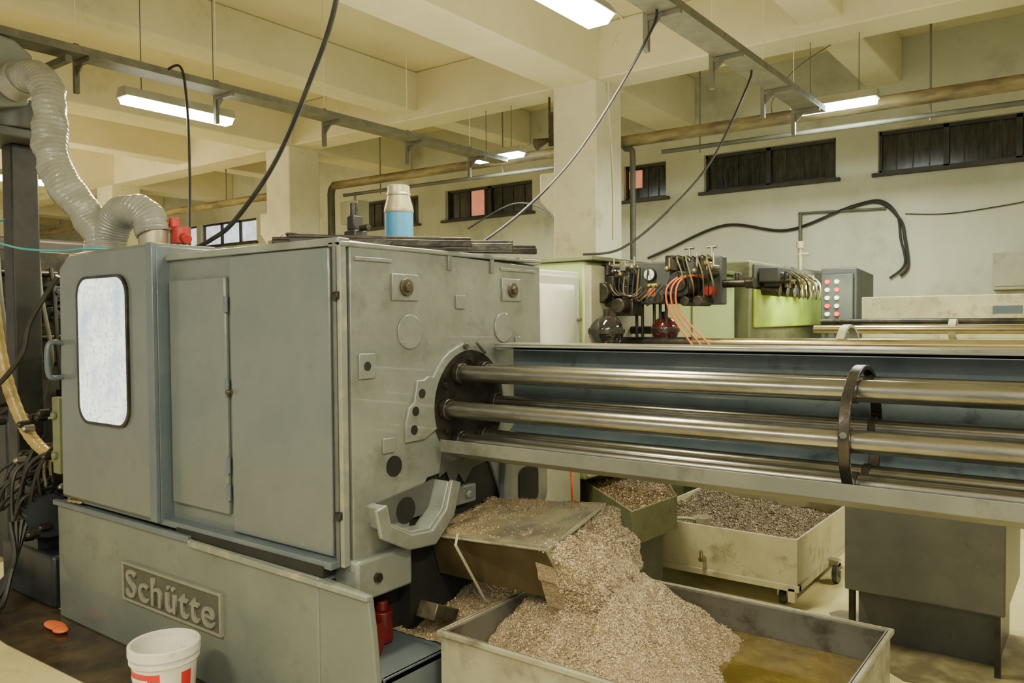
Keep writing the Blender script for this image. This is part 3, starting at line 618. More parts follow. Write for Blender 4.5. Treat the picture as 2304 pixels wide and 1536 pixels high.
# ragged block of chips leaving the outlet and slumping onto the pile
mb = MB(); nu, nv = 70, 60; vs = []; fl = []
def clump(u, t):
    """u across the mouth (0 near .. 1 far), t from top lip (0) over the front and down (1)"""
    top = Ev[0] * (1 - u) + Ev[1] * u; bot = Ev[3] * (1 - u) + Ev[2] * u
    edge = 1 - abs(2 * u - 1) ** 5
    bul = .13 * math.sin(math.pi * min(1, t * 1.05)) ** .7 * (.45 + .55 * edge) + .05 * t
    p = top * (1 - t) + (bot + Vector((.03, 0, -.06))) * t
    p = p + Vector((bul - .015, 0, -.012 + .012 * math.sin(u * 9)))
    k = noise.fractal(p * 8, 1, 2, 5)
    return p + Vector((.045 * k, .012 * k, .03 * noise.noise(p * 15 + Vector((3, 1, 7)))))
for j in range(nv + 1):
    for i in range(nu + 1):
        u = .02 + .96 * i / nu; t = j / nv
        p = clump(u, t); vs.append(p)
        for _ in range(9):
            q = p + Vector((random.uniform(-.004, .008), random.uniform(-.006, .006), random.uniform(-.006, .006)))
            fl.append((q, (.8, -.2, .5)))
mb.add(vs, [(j * (nu + 1) + i, j * (nu + 1) + i + 1, (j + 1) * (nu + 1) + i + 1, (j + 1) * (nu + 1) + i) for j in range(nv) for i in range(nu)], 0, True)
# side skirts closing the block toward the mouth
for i_ in (0, nu):
    strip = [vs[j * (nu + 1) + i_] for j in range(nv + 1)]
    back = [Vector((-1.75, q.y + (.01 if i_ == 0 else -.01), q.z)) for q in strip]
    mb.add(strip + back, [(j, j + 1, nv + 2 + j, nv + 1 + j) for j in range(nv)], 0, True)
    for q in strip:
        for _ in range(20):
            s_ = random.random() * .9; r_ = q + Vector(((-1.70 - q.x) * s_, 0, random.uniform(-.006, .006)))
            if r_.x > -1.66: fl.append((r_, (0, -1 if i_ == 0 else 1, .2)))
flakes(mb, fl)
make('chip_clump', mb, ['chip', 'flake'], label='ragged mass of tan chips slumping from the conveyor outlet', cat='metal chips', kind='stuff', recalc=False)
def hs(x, y): return .303 + .09 * max(0, min(1, (y - 2.42) * 3)) * (1 - (abs(x + 2.27) / .16) ** 2 * .6) + .012 * fb(x, y, 12)
mb = heap(-2.41, -2.11, 2.36, 3.1, lambda x, y: max(.301, hs(x, y)), 36, 80, .3)
fl = [((x, y, max(.301, hs(x, y))), (0, 0, 1)) for x, y in ((random.uniform(-2.4, -2.12), random.uniform(2.37, 3.05)) for _ in range(5000))]
flakes(mb, fl)
make('chip_drift', mb, ['chip', 'flake'], label='spilled chips on the base shelf', cat='metal chips', kind='stuff', recalc=False)

# ---------------------------------------------------------------- second cart
X0c, X1c, Y0c, Y1c = -2.36, -1.36, 4.39, 5.40
ct = thing('chip_cart', 'cream steel cart on casters heaped with brown chips', 'cart', ((X0c + X1c) / 2, (Y0c + Y1c) / 2, 0))
z0, z1 = .13, .39
b = MB().box((X0c, Y0c, z0), (X1c, Y0c + T, z1)).box((X0c, Y1c - T, z0), (X1c, Y1c, z1)).box((X0c, Y0c + T, z0), (X0c + T, Y1c - T, z1)).box((X1c - T, Y0c + T, z0), (X1c, Y1c - T, z1)).box((X0c + T, Y0c + T, z0), (X1c - T, Y1c - T, z0 + T))
make('cart_box', b, 'cartp', ct, bevel=.003)
make('cart_frame', MB().box((X0c + .02, Y0c - .01, .10), (X1c + .01, Y0c + .04, .135)).box((X0c + .02, Y1c - .04, .10), (X1c + .01, Y1c, .135)).box((X1c - .03, Y0c, .10), (X1c + .01, Y1c, .135)).box((X1c - .05, Y0c - .01, .04), (X1c - .01, Y0c + .03, .12)), 'cartp', ct, bevel=.003)
make('drain_tap', MB().cyl((-1.9, Y0c, .2), (-1.9, Y0c - .05, .2), .014).cyl((-1.9, Y0c - .04, .19), (-1.9, Y0c - .04, .25), .01), 'brass', ct)
for x in (X0c + .1, X1c - .1):
    for y in (Y0c + .08, Y1c - .25):
        w = make('caster', MB().cyl((x - .015, y, .045), (x + .015, y, .045), .045, n=20), 'black', ct)
        make('caster_fork', MB().box((x - .03, y - .02, .045), (x - .02, y + .02, .11)).box((x + .02, y - .02, .045), (x + .03, y + .02, .11)), 'steel2', w)
w = make('caster', MB().cyl((X1c + .03, 5.0, .06), (X1c + .06, 5.0, .06), .06, n=24), 'darkpaint', ct)
make('caster_hub', MB().cyl((X1c + .06, 5.0, .06), (X1c + .075, 5.0, .06), .025).box((X1c + .0, 4.97, .1), (X1c + .06, 5.03, .14)), 'steel2', w)
def hc(x, y): return .30 + .05 * max(0, (y - 4.6)) + .02 * fb(x, y, 5) + .07 * max(0, -(x + 1.8))
mb = heap(X0c + T, X1c - T, Y0c + T, Y1c - T, hc, 80, 80, .2)
fl = [((x, y, hc(x, y)), (0, 0, 1)) for x, y in ((random.uniform(X0c + .03, X1c - .03), random.uniform(Y0c + .03, Y1c - .03)) for _ in range(9000))]
flakes(mb, fl, .006, .014)
make('chip_heap', mb, ['chipd', 'flaked'], label='brown oily chips filling the cream cart', cat='metal chips', kind='stuff', recalc=False)
sc = thing('scoop', 'small beige plastic scoop resting on the chips', 'scoop', (-2.05, 4.55, .31))
make('scoop_cup', MB().lathe([(.001, 0), (.045, 0), (.055, .06), (.052, .06), (.043, .004), (.001, .004)], (-2.0, 4.6, .325), 20), 'beige', sc)
make('scoop_handle', MB().sweep([(-2.03, 4.56, .37), (-2.07, 4.48, .39), (-2.11, 4.38, .395), (-2.12, 4.36, .36)], .01, 8), 'beige', sc)
A, B, C, D = (-1.98, 3.66), (-1.95, 4.14), (-2.45, 4.9), (-2.72, 4.30)
gt = thing('chip_tray', 'olive grey tray with dark chips under the next machine', 'tray', (-2.2, 4.0, 0))
q = [A, B, C, D]; ctr = (sum(p[0] for p in q) / 4, sum(p[1] for p in q) / 4)
qi = [(ctr[0] + (p[0] - ctr[0]) * .96, ctr[1] + (p[1] - ctr[1]) * .96) for p in q]
make('tray_wall', MB().ring(q, qi, 'Z', .43, .605), 'greend', gt, bevel=.004)
make('tray_bottom', MB().prism(q, 'Z', .42, .435), 'greend', gt)
make('tray_stand', MB().prism([(-2.03, 3.74), (-2.02, 4.1), (-2.3, 4.34), (-2.46, 4.3), (-2.46, 4.02)], 'Z', 0, .42), 'darkpaint', gt, bevel=.01)
mb = MB(); mb.prism(qi, 'Z', .436, .575); fl = []
for _ in range(4500):
    u, v_ = random.random(), random.random()
    p = (Vector(qi[0]) * (1 - u) + Vector(qi[1]) * u) * (1 - v_) + (Vector(qi[3]) * (1 - u) + Vector(qi[2]) * u) * v_
    fl.append(((p.x, p.y, .575), (0, 0, 1)))
flakes(mb, fl, .006, .014)
make('chip_fill', mb, ['chipd', 'flaked'], label='dark chips lying in the olive tray', cat='metal chips', kind='stuff', recalc=False)

# ---------------------------------------------------------------- machine two
m2 = thing('second_lathe', 'light green lathe with pneumatic fittings behind the feeder', 'machine', (-3.5, 5.1, 0))
make('body', MB().box((-4.6, 4.06, .64), (-2.5, 6.42, 1.95)), 'green', m2, bevel=.02)
make('base', MB().box((-4.6, 4.1, 0), (-2.95, 6.4, .64)), 'greend', m2, bevel=.02)
make('end_panel', MB().box((-2.5, 4.06, .66), (-2.46, 4.85, 1.92)), 'beige', m2, bevel=.006)
make('roof_edge', MB().box((-4.6, 4.04, 1.95), (-2.44, 6.42, 1.975)), 'greend', m2, bevel=.004)
make('lower_guard', MB().box((-2.5, 4.45, .66), (-2.47, 6.2, 1.25)), 'greend', m2, bevel=.006)
make('door_seam', MB().box((-2.5, 5.55, 1.3), (-2.492, 5.565, 1.92)), 'greend', m2)
pp = thing('pneumatic_panel', 'dark valve panel with gauge, fittings and hoses', 'valve panel', (-2.1, 4.4, 1.68))
make('panel_box', MB().box((-2.40, 4.36, 1.69), (-2.06, 4.56, 1.94)).box((-2.06, 4.42, 1.68), (-1.80, 4.5, 1.96)), 'consolep', pp, bevel=.008)
make('panel_bracket', MB().box((-2.46, 4.44, 1.72), (-2.4, 4.54, 1.9)), 'dark', pp)
make('valve_motor', MB().cyl((-2.46, 4.16, 1.76), (-2.46, 4.30, 1.76), .06, n=20).box((-2.52, 4.22, 1.68), (-2.40, 4.36, 1.86)).cyl((-2.46, 4.25, 1.86), (-2.46, 4.25, 1.93), .03), 'dark', pp, bevel=.006)
make('valve_motor', MB().cyl((-2.34, 4.16, 1.68), (-2.34, 4.32, 1.68), .045, n=20).box((-2.40, 4.24, 1.62), (-2.28, 4.36, 1.72)), 'dark', pp, bevel=.006)
make('filter_bowl', MB().cyl((-2.36, 4.30, 1.66), (-2.36, 4.30, 1.80), .038, n=20).box((-2.40, 4.27, 1.80), (-2.32, 4.36, 1.88)), 'gloss', pp, bevel=.005)
make('black_drum', MB().cyl((-1.99, 4.26, 1.80), (-1.99, 4.42, 1.80), .075, n=28).cyl((-1.99, 4.24, 1.80), (-1.99, 4.26, 1.80), .045, n=24), 'black', pp, bevel=.005)
make('valve_head', MB().box((-2.10, 4.30, 1.88), (-2.02, 4.42, 1.97)), 'dark', pp, bevel=.004)
make('valve_head', MB().box((-1.93, 4.32, 1.88), (-1.86, 4.42, 1.95)), 'dark', pp, bevel=.004)
for x, z, r in ((-1.88, 1.70, .03), (-2.12, 1.72, .03), (-2.28, 1.72, .022), (-1.96, 1.70, .028), (-2.08, 1.78, .02), (-1.84, 1.86, .024)):
    make('round_valve', MB().cyl((x, 4.26, z), (x, 4.42, z), r, n=16), 'dark', pp, bevel=.003)
gg = make('pressure_gauge', MB().cyl((-2.22, 4.36, 1.865), (-2.22, 4.335, 1.865), .038, n=28), 'dark', pp)
make('dial', MB().cyl((-2.22, 4.335, 1.865), (-2.22, 4.331, 1.865), .033, n=28), 'gauge', gg)
make('needle', MB().box((-2.223, 4.328, 1.86), (-2.217, 4.331, 1.89)), 'black', gg)
make('tag', MB().box((-2.25, 4.352, 1.795), (-2.18, 4.36, 1.812)), 'yellow', pp)
make('tag', MB().box((-2.24, 4.352, 1.735), (-2.19, 4.36, 1.785)), 'orange', pp)
for k, x in enumerate((-2.50, -2.44, -2.38, -2.30, -2.07, -1.90, -1.84, -1.80)):
    make('fitting', MB().cyl((x, 4.36, 1.91 - .02 * (k % 3)), (x, 4.27, 1.91 - .02 * (k % 3)), .013, n=12).cyl((x, 4.30, 1.88), (x, 4.30, 1.955 + .02 * (k % 2)), .007, n=8).sphere((x, 4.27, 1.91 - .02 * (k % 3)), .017), 'steel2' if k % 2 else 'brass', pp)
make('valve_row', MB().cyl((-2.55, 4.28, 1.92), (-2.28, 4.28, 1.92), .016).box((-2.5, 4.26, 1.89), (-2.45, 4.31, 1.95)).box((-2.38, 4.26, 1.89), (-2.34, 4.31, 1.95)), 'steel2', pp, bevel=.003)
make('side_nozzle', MB().cyl((-1.80, 4.45, 1.80), (-1.66, 4.45, 1.80), .024, n=16).cyl((-1.72, 4.45, 1.80), (-1.72, 4.45, 1.86), .014, n=10).cyl((-1.67, 4.45, 1.80), (-1.62, 4.45, 1.80), .034, n=6), 'dark', pp, bevel=.003)
for x in (-2.36, -2.32, -2.24, -2.20, -2.16):
    make('down_pipe', MB().cyl((x, 4.44, 1.35), (x, 4.44, 1.70), .010, n=10), 'black', pp)
make('red_knob', MB().cyl((-1.86, 4.42, 1.76), (-1.86, 4.36, 1.76), .028, n=20), 'red', pp)
for x in (-2.0, -1.86):
    make('tap', MB().cyl((x, 4.42, 1.94), (x, 4.42, 2.01), .010).cyl((x - .03, 4.42, 2.015), (x + .03, 4.42, 2.015), .008), 'steel2', pp)
for k in range(12):
    x = -2.54 + .03 * k
    make('thin_tube', MB().sweep([(x, 4.3, 1.9), (x + .03, 4.22, 1.85 - .015 * k), (x + .09, 4.22, 1.74), (x + .10, 4.32, 1.80)], .0045, 6), 'brass' if k % 3 == 0 else 'black', pp)
for k in range(8):
    x = -2.04 + .03 * k
    make('thin_tube', MB().sweep([(x, 4.36, 1.94), (x + .01, 4.24 + .01 * (k % 3), 1.95), (x + .06, 4.22, 1.86 - .02 * (k % 4)), (x + .03, 4.3, 1.72)], .0045, 6), 'brass' if k % 2 else 'black', pp)
for k in range(3):
    make('orange_hose', MB().sweep([(-1.92 + .03 * k, 4.36, 1.84), (-1.98 + .02 * k, 4.25, 1.84), (-2.04 + .03 * k, 4.2, 1.77), (-2.03 + .03 * k, 4.22, 1.64), (-1.94 + .05 * k, 4.27, 1.48), (-1.86 + .06 * k, 4.31, 1.36)], .0055, 8), 'orange', pp)
for (x, y, z, r, mt, lb) in ((-2.32, 4.0, 1.53, .098, 'gloss', 'glossy black spherical pressure accumulator'), (-2.2, 4.5, 1.53, .085, 'glossr', 'dark red spherical pressure accumulator')):
    ac = thing('accumulator', lb, 'accumulator', (x, y, z - r))
    make('vessel', MB().sphere((x, y, z), r, nu=28, nv=18), mt, ac)
    make('mount', MB().cyl((x, y, z + r - .01), (x, y, z + r + .03), .02).cyl((x, y, z), (-2.46, y + .06, z), .025), 'dark', ac)
    make('clamp_band', MB().lathe([(r + .001, -.012), (r + .006, -.012), (r + .006, .012), (r + .001, .012)], (x, y, z), 32), 'dark', ac)
make('orange_cable', MB().sweep([(-2.12, 3.28, 1.05), (-2.12, 3.3, .9), (-2.1, 3.28, .75), (-2.11, 3.3, .55), (-2.2, 3.36, .3), (-2.3, 3.5, .01)], .007, 8), 'orange', label='thin orange cable hanging beneath the trough', cat='cable')
wc = thing('electrical_cabinet', 'white electrical cabinet with panelled door', 'cabinet', (-2.8, 3.75, 0))
make('cabinet_body', MB().box((-3.1, 3.48, 0), (-2.52, 4.03, 1.88)), 'white', wc, bevel=.01)
d_ = make('cabinet_door', MB().box((-2.52, 3.5, .8), (-2.495, 3.99, 1.85)), 'white', wc, bevel=.006)
make('door_panel', MB().hexa([(-2.495, 3.54, .9), (-2.495, 3.93, .9), (-2.495, 3.93, 1.8), (-2.495, 3.54, 1.8), (-2.47, 3.57, .94), (-2.47, 3.9, .94), (-2.47, 3.9, 1.76), (-2.47, 3.57, 1.76)]), 'white', d_)
make('cabinet_latch', MB().cyl((-2.495, 3.965, 1.6), (-2.47, 3.965, 1.6), .012), 'steel2', d_)
f2 = thing('bar_feeder', 'second bar feeder with pale guide tubes on dark stand', 'bar feeder', (-.6, 4.6, 0))
make('trough', MB().sheet([(4.9, 1.42), (4.9, 1.2), (4.8, 1.12), (4.4, 1.12), (4.32, 1.16), (4.32, 1.22)], .008, 'X', -2.46, 2.2), 'troughin', f2)
for y, z in ((4.42, 1.455), (4.36, 1.34), (4.8, 1.36), (4.5, 1.24)):
    make('guide_tube', MB().cyl((-2.46 if z < 1.4 else -1.98, y, z), (2.2, y, z), .032, n=20), 'rail' if z > 1.4 else 'steel', f2)
make('tube_sleeve', MB().cyl((-2.46, 4.42, 1.455), (-1.98, 4.42, 1.455), .036, n=20), 'dark', f2)
make('support_ring', MB().ring(circ(4.58, 1.34, .22, 40), circ(4.58, 1.34, .205, 40), 'X', -1.17, -1.13, sm=True), 'beige', f2)
make('stand_panel', MB().box((-1.03, 4.05, .28), (-.36, 4.75, 1.12)), 'standp', f2, bevel=.008)
make('stand_shadow_block', MB().box((-1.0, 4.2, .0), (-.40, 4.7, .28)), 'darkpaint', f2)  # dark block put in for the shadow under the stand
for x in (-1.0, -.39):
    make('stand_leg', MB().box((x - .012, 4.06, 0), (x + .012, 4.1, .28)), 'dark', f2)
m3 = thing('third_lathe', 'green lathe with piping standing near the back wall', 'machine', (-3.1, 7.6, 0))
make('body', MB().box((-3.8, 6.5, 0), (-2.4, 8.6, 2.08)), 'greend', m3, bevel=.02)
make('lit_panel', MB().box((-2.4, 6.55, 1.52), (-2.37, 8.5, 1.84)), 'litgreen', m3, bevel=.01)
make('side_panel', MB().box((-2.4, 6.55, 1.86), (-2.38, 8.5, 2.05)), 'darkpaint', m3, bevel=.006)
make('pipe_bridge', MB().box((-2.37, 6.6, 1.90), (-2.2, 7.6, 2.02)).cyl((-2.2, 6.65, 1.95), (-2.2, 7.5, 1.95), .03), 'consolep', m3, bevel=.01)
for k in range(8):
    y = 6.65 + .11 * k
    make('fitting', MB().cyl((-2.2, y, 1.9), (-2.12, y, 1.9), .018).cyl((-2.16, y, 1.85), (-2.16, y, 1.98), .010), 'brass' if k % 2 else 'dark', m3)
for k in range(6):
    y = 6.6 + .12 * k
    make('thin_tube', MB().sweep([(-2.14, y, 1.98), (-2.06, y + .05, 1.9), (-2.08, y + .15, 1.76), (-2.14, y + .3, 1.84)], .007, 6), 'brass' if k % 2 else 'black', m3)
for k in range(5):
    y = 6.7 + .2 * k
    make('valve_head', MB().cyl((-2.37, y, 1.84), (-2.22, y, 1.82), .045, n=16).box((-2.34, y - .05, 1.86), (-2.22, y + .05, 1.93)), 'dark', m3, bevel=.004)
make('stack_valve', MB().cyl((-2.3, 7.5, 2.02), (-2.3, 7.5, 2.28), .02).cyl((-2.33, 7.5, 2.18), (-2.22, 7.5, 2.18), .016).cyl((-2.3, 7.5, 2.24), (-2.3, 7.5, 2.3), .035), 'alu', m3)
L = bpy.data.lights.new('panel_fill_light', 'AREA'); L.size = .5; L.size_y = .1; L.shape = 'RECTANGLE'; L.energy = 12; L.color = (.95, 1, .6)  # fill light added to brighten the green panel; no lamp fitting there
wl_ = bpy.data.objects.new('panel_fill_light', L); COL.objects.link(wl_); wl_.parent = m3; wl_.location = Vector((-2.0, 7.2, 1.88)) - WL[m3]
wl_.rotation_euler = (Vector((-2.37, 7.4, 1.66)) - Vector((-2.0, 7.2, 1.88))).to_track_quat('-Z', 'Y').to_euler()
cp = thing('control_console', 'dull grey control console with red and white indicator lamps', 'control panel', (-2.0, 8.0, 0))
make('console_body', MB().prism([(7.75, 0), (8.45, 0), (8.45, 2.02), (7.8, 2.06)], 'X', -2.2, -1.88), 'consolep', cp, bevel=.015)
make('console_face', MB().box((-2.18, 7.735, 1.35), (-1.90, 7.78, 2.0)), 'consolep', cp, bevel=.006)
for r_ in range(7):
    for c_ in range(2):
        x = -2.12 + .085 * c_; z = 1.93 - .075 * r_
        make('indicator_lamp', MB().cyl((x, 7.735, z), (x, 7.70, z), .020, n=14), 'lred' if (r_ * 2 + c_) % 3 == 0 else 'lwhite', cp)
f3 = thing('bar_feeder', 'third bar feeder with cream trough along the wall', 'bar feeder', (-.5, 7.1, 0))
make('trough', MB().box((-1.72, 7.3, 1.42), (3, 7.34, 1.77)).box((-1.72, 7.0, 1.40), (3, 7.34, 1.42)), 'cartp', f3, bevel=.006)
make('guide_tube', MB().cyl((-2.0, 6.9, 1.50), (3, 6.9, 1.50), .035, n=16), 'rail', f3)
make('guide_tube', MB().cyl((-2.0, 7.1, 1.56), (3, 7.1, 1.56), .025, n=16), 'dark', f3)
make('support_ring', MB().ring(circ(6.95, 1.5, .08, 24), circ(6.95, 1.5, .065, 24), 'X', -1.0, -.95, sm=True), 'beige', f3)
for x in (-1.3, 1.2):
    make('stand', MB().box((x - .1, 6.9, 0), (x + .1, 7.3, 1.40)), 'darkpaint', f3, bevel=.01)
make('label_plate', MB().box((-.75, 7.295, 1.62), (-.55, 7.30, 1.68)), 'paintb', f3)

# ---------------------------------------------------------------- overhead
def cabletray(x, y0, y1, hang, lab):
    t = thing('cable_tray', lab, 'cable tray', (x, y0, 3.3))
    g = MB().box((x - .09, y0, 3.30), (x + .09, y1, 3.306)).box((x - .09, y0, 3.306), (x - .084, y1, 3.35)).box((x + .084, y0, 3.306), (x + .09, y1, 3.35))
    n = int((y1 - y0) / .12)
    for k in range(n): g.box((x - .092, y0 + .12 * k + .02, 3.318), (x - .09, y0 + .12 * k + .08, 3.338)).box((x + .09, y0 + .12 * k + .02, 3.318), (x + .092, y0 + .12 * k + .08, 3.338))
    make('tray_channel', g, 'tray', t)
    make('tray_wires', MB().cyl((x - .03, y0, 3.325), (x - .03, y1, 3.325), .018, n=8).cyl((x + .03, y0, 3.33), (x + .03, y1, 3.33), .022, n=8), 'black', t)
    for y in hang:
        h = make('hanger', MB().box((x - .125, y - .015, 3.10), (x - .095, y + .015, 3.42)).box((x - .12, y - .014, 3.27), (x + .10, y + .014, 3.298)).prism([(x - .095, 3.27), (x - .095, 3.20), (x - .02, 3.27)], 'Y', y - .004, y + .004), 'tray', t)
        make('hanger_rod', MB().cyl((x - .11, y, 3.40), (x - .11, y, H), .004, n=8), 'beam', h)
cabletray(-5.3, -.2, 6.9, (.5, 1.5, 2.51, 3.53, 4.56, 5.57, 6.5), 'galvanised cable tray on hangers above the machine')
cabletray(-2.0, 1.0, 6.9, (2.0, 3.1, 4.1, 5.02, 5.98, 6.7), 'galvanised cable tray on hangers above the feeder')
make('cross_strut', MB().box((-6.9, 2.35, 3.23), (-5.2, 2.39, 3.27)).box((-6.9, 2.35, 3.25), (-6.86, 2.39, H)), 'tray', label='thin steel strut branching from the cable tray', cat='strut')
def lampf(p0, p1, w, z, mat, lab, en, col):
    p0 = Vector((*p0, z)); p1 = Vector((*p1, z)); d = (p1 - p0).normalized(); n = Vector((-d.y, d.x, 0)) * w / 2
    mid = (p0 + p1) / 2
    t = thing('fluorescent_lamp', lab, 'lamp', mid)
    def hx(a, b_, s0, s1, za, zb): return [(a - n * s0 + Vector((0, 0, za))), (b_ - n * s0 + Vector((0, 0, za))), (b_ + n * s0 + Vector((0, 0, za))), (a + n * s0 + Vector((0, 0, za))), (a - n * s1 + Vector((0, 0, zb))), (b_ - n * s1 + Vector((0, 0, zb))), (b_ + n * s1 + Vector((0, 0, zb))), (a + n * s1 + Vector((0, 0, zb)))]
    make('housing', MB().hexa(hx(p0, p1, 1.0, .55, .0, .07)), 'lamph', t, bevel=.004)
    make('diffuser', MB().hexa(hx(p0 + d * .02, p1 - d * .02, .55, .92, -.045, -.001)), mat, t)
    for q in (p0 + d * .15, p1 - d * .15):
        make('hanger_rod', MB().cyl(q + Vector((0, 0, .06)), (q.x, q.y, H), .004, n=8), 'tray', t)
    L = bpy.data.lights.new('lamp_light', 'AREA'); L.shape = 'RECTANGLE'; L.size = (p1 - p0).length; L.size_y = w; L.energy = en; L.color = col
    lo = bpy.data.objects.new('lamp_light', L); COL.objects.link(lo); lo.parent = t
    lo.location = (0, 0, -.07); lo.rotation_euler = (0, 0, math.atan2(d.y, d.x)); lo['label'] = 'light cast by the lamp'
warm = (1, .90, .57); cool = (.93, 1, .82)
lampf((-5.6, 2.9), (-5.6, 3.78), .16, 3.2, 'lampe', 'long lit fluorescent lamp beside the cable tray', 85, warm)
lampf((-2.2, 2.5), (-2.2, 3.74), .22, 3.2, 'lampe', 'long lit fluorescent lamp above the bar feeder', 85, warm)
lampf((-5.72, 6.98), (-5.07, 6.98), .16, 3.40, 'lampe2', 'short lit fluorescent lamp near the pipe by the column', 55, cool)
lampf((-2.21, 6.98), (-1.52, 6.98), .16, 3.37, 'lampe2', 'short lit fluorescent lamp under the end of the cable tray', 100, cool)
lampf((-9.6, 3.0), (-9.6, 4.2), .2, 3.2, 'lampe', 'added fluorescent lamp lighting the far bay', 120, warm)  # extra lamp added to warm the deep left zone
lampf((.6, .2), (.6, 1.4), .2, 3.3, 'lampe', 'added unseen fluorescent lamp over the aisle', 130, warm)  # extra lamp out of view, added as fill
lampf((.8, 5.2), (.8, 6.4), .2, 3.3, 'lampe', 'added unseen fluorescent lamp over the aisle', 110, warm)  # out-of-view lamp added to brighten the right floor and wall
lampf((-3.2, -.9), (-2.0, -.9), .2, 3.3, 'lampe', 'added unseen fluorescent lamp over the aisle', 140, warm)  # another out-of-view lamp added for fill light
lampf((-14, 4.0), (-12.8, 4.0), .2, 3.2, 'lampe', 'added fluorescent lamp lighting the far bay', 150, warm)  # out-of-view lamp added to light the far left bay
def pipeobj(lab, parts):
    t = thing('overhead_pipe', lab, 'pipe', parts[0][0][0])
    for pts, r, mt, nm_ in parts: make(nm_, MB().sweep(pts, r, 14, raw=len(pts) == 2, sub=6), mt, t)
    return t
t = pipeobj('rusty yellow pipe run with dark riser beside the column', [([(-4.08, 7.32, 3.42), (3.9, 7.32, 3.36)], .06, 'pipe', 'pipe_run'),
        ([(-3.6, 7.32, 3.26), (3.9, 7.32, 3.20)], .022, 'pipeg', 'thin_pipe'),
        ([(-3.95, 7.32, 3.35), (-4.02, 7.32, 3.35), (-3.95, 7.32, 3.33), (-3.93, 7.32, 3.27), (-3.93, 7.32, 3.0), (-3.93, 7.32, 2.0), (-3.93, 7.32, 0)], .03, 'pipeg', 'riser')])
for x in (-3.2, -1.2, .8): make('hanger_rod', MB().cyl((x, 7.32, 3.2), (x, 7.32, H), .008, n=8), 'tray', t)
t = pipeobj('rusty yellow pipe run between the columns', [([(-8.5, 7.32, 3.45), (-4.5, 7.32, 3.42)], .055, 'pipe', 'pipe_run'),
        ([(-8.3, 7.32, 3.30), (-4.5, 7.32, 3.26)], .022, 'pipeg', 'thin_pipe'),
        ([(-8.42, 7.32, 3.45), (-8.52, 7.32, 3.43), (-8.56, 7.32, 3.33), (-8.56, 7.32, 3.0), (-8.56, 7.32, 0)], .05, 'pipeg', 'riser')])
for x in (-7.6, -5.6): make('hanger_rod', MB().cyl((x, 7.32, 3.25), (x, 7.32, H), .008, n=8), 'tray', t)
t = pipeobj('rusty yellow pipe run in the far bay', [([(-20, 7.32, 3.45), (-9.15, 7.32, 3.45)], .055, 'pipe', 'pipe_run')])
for x in (-18, -14.6, -11, -9.6): make('hanger_rod', MB().cyl((x, 7.32, 3.45), (x, 7.32, H), .008, n=8), 'tray', t)
make('junction_box', MB().box((-8.3, 7.25, 2.9), (-7.95, 7.45, 3.2)).cyl((-8.12, 7.35, 3.2), (-8.12, 7.35, 3.3), .02), 'beige', label='beige junction box beside the pipe', cat='box', bevel=.01)
make('wall_box', MB().box((-.92, 8.9, 1.85), (-.45, 9.0, 2.2)).box((-.90, 8.89, 1.88), (-.48, 8.9, 2.17)), 'beige', label='pale framed notice box on the back wall', cat='box', bevel=.004)
def cable(pts, r, lab, mt='black', name='hanging_cable'):
    return make(name, MB().sweep(pts, r, 8, sub=10), mt, label=lab, cat='cable')
cable([(-2.55, 2.38, 4.45), (-2.66, 2.4, 3.6), (-2.77, 2.42, 3.05), (-3.04, 2.47, 2.71), (-3.34, 2.49, 2.38), (-3.6, 2.44, 2.12), (-3.75, 2.40, 2.03), (-3.95, 2.4, 1.985)], .012, 'thick black cable dropping from the ceiling to the machine roof')
cable([(-2.02, 4.05, 3.31), (-2.03, 4.02, 3.2), (-2.155, 3.88, 2.87), (-2.3, 3.65, 2.48), (-2.45, 3.41, 2.19), (-2.6, 3.17, 1.98), (-2.7, 3.05, 1.91)], .008, 'dark cable sagging from the tray to the machine')
cable([(-2.0, 5.42, 3.32), (-2.01, 5.4, 3.2), (-2.16, 5.13, 2.66), (-2.32, 4.76, 2.28), (-2.45, 4.41, 2.04), (-2.54, 4.11, 1.99)], .008, 'thin black cable sagging from the tray to the second machine')
cable([(-4.6, 8.95, 2.35), (-4.354, 8.97, 2.44), (-3.616, 8.97, 2.68), (-2.9, 8.97, 2.57), (-2.28, 8.97, 2.75), (-1.95, 8.97, 2.79), (-1.75, 8.97, 2.6), (-1.70, 8.97, 2.4), (-1.67, 8.97, 2.12), (-1.74, 8.97, 2.02)], .017, 'thick black cable bundle looped across the back wall', name='wall_cable')
cable([(-2.25, 8.98, 2.77), (-1.95, 8.97, 2.81), (-1.78, 8.97, 2.66), (-1.74, 8.97, 2.4), (-1.70, 8.97, 2.14), (-1.84, 8.97, 2.0)], .012, 'frayed black cable end hanging on the back wall', name='wall_cable')
make('wall_conduit', MB().sweep([(-2.75, 8.97, 2.05), (-2.75, 8.97, 2.745)], .02, 10, raw=True).sweep([(-2.77, 8.97, 2.745), (-1.88, 8.97, 2.72)], .014, 10, raw=True), 'pipeg', label='dark L-shaped conduit on the back wall', cat='conduit')
cable([(-5.32, 3.02, 3.31), (-5.1, 3.05, 3.35), (-5.02, 3.05, 3.1), (-4.95, 3.02, 2.6), (-4.85, 2.95, 2.2), (-4.75, 2.9, 1.95), (-4.6, 2.9, 1.93), (-4.45, 2.9, 1.975)], .009, 'black cable dropping from the tray to the hood')
cable([(-1.7, 8.98, 2.65), (-1.3, 8.98, 2.62), (-.8, 8.98, 2.66), (-.2, 8.98, 2.74), (.5, 8.98, 2.8)], .005, 'thin wire strung along the back wall', name='wall_cable')
cable([(-6.2, 7.4, 2.7), (-5.6, 7.5, 2.95), (-5.2, 7.6, 2.85), (-4.8, 7.4, 2.5), (-4.5, 7.2, 2.35)], .010, 'black cable sagging beside the column')
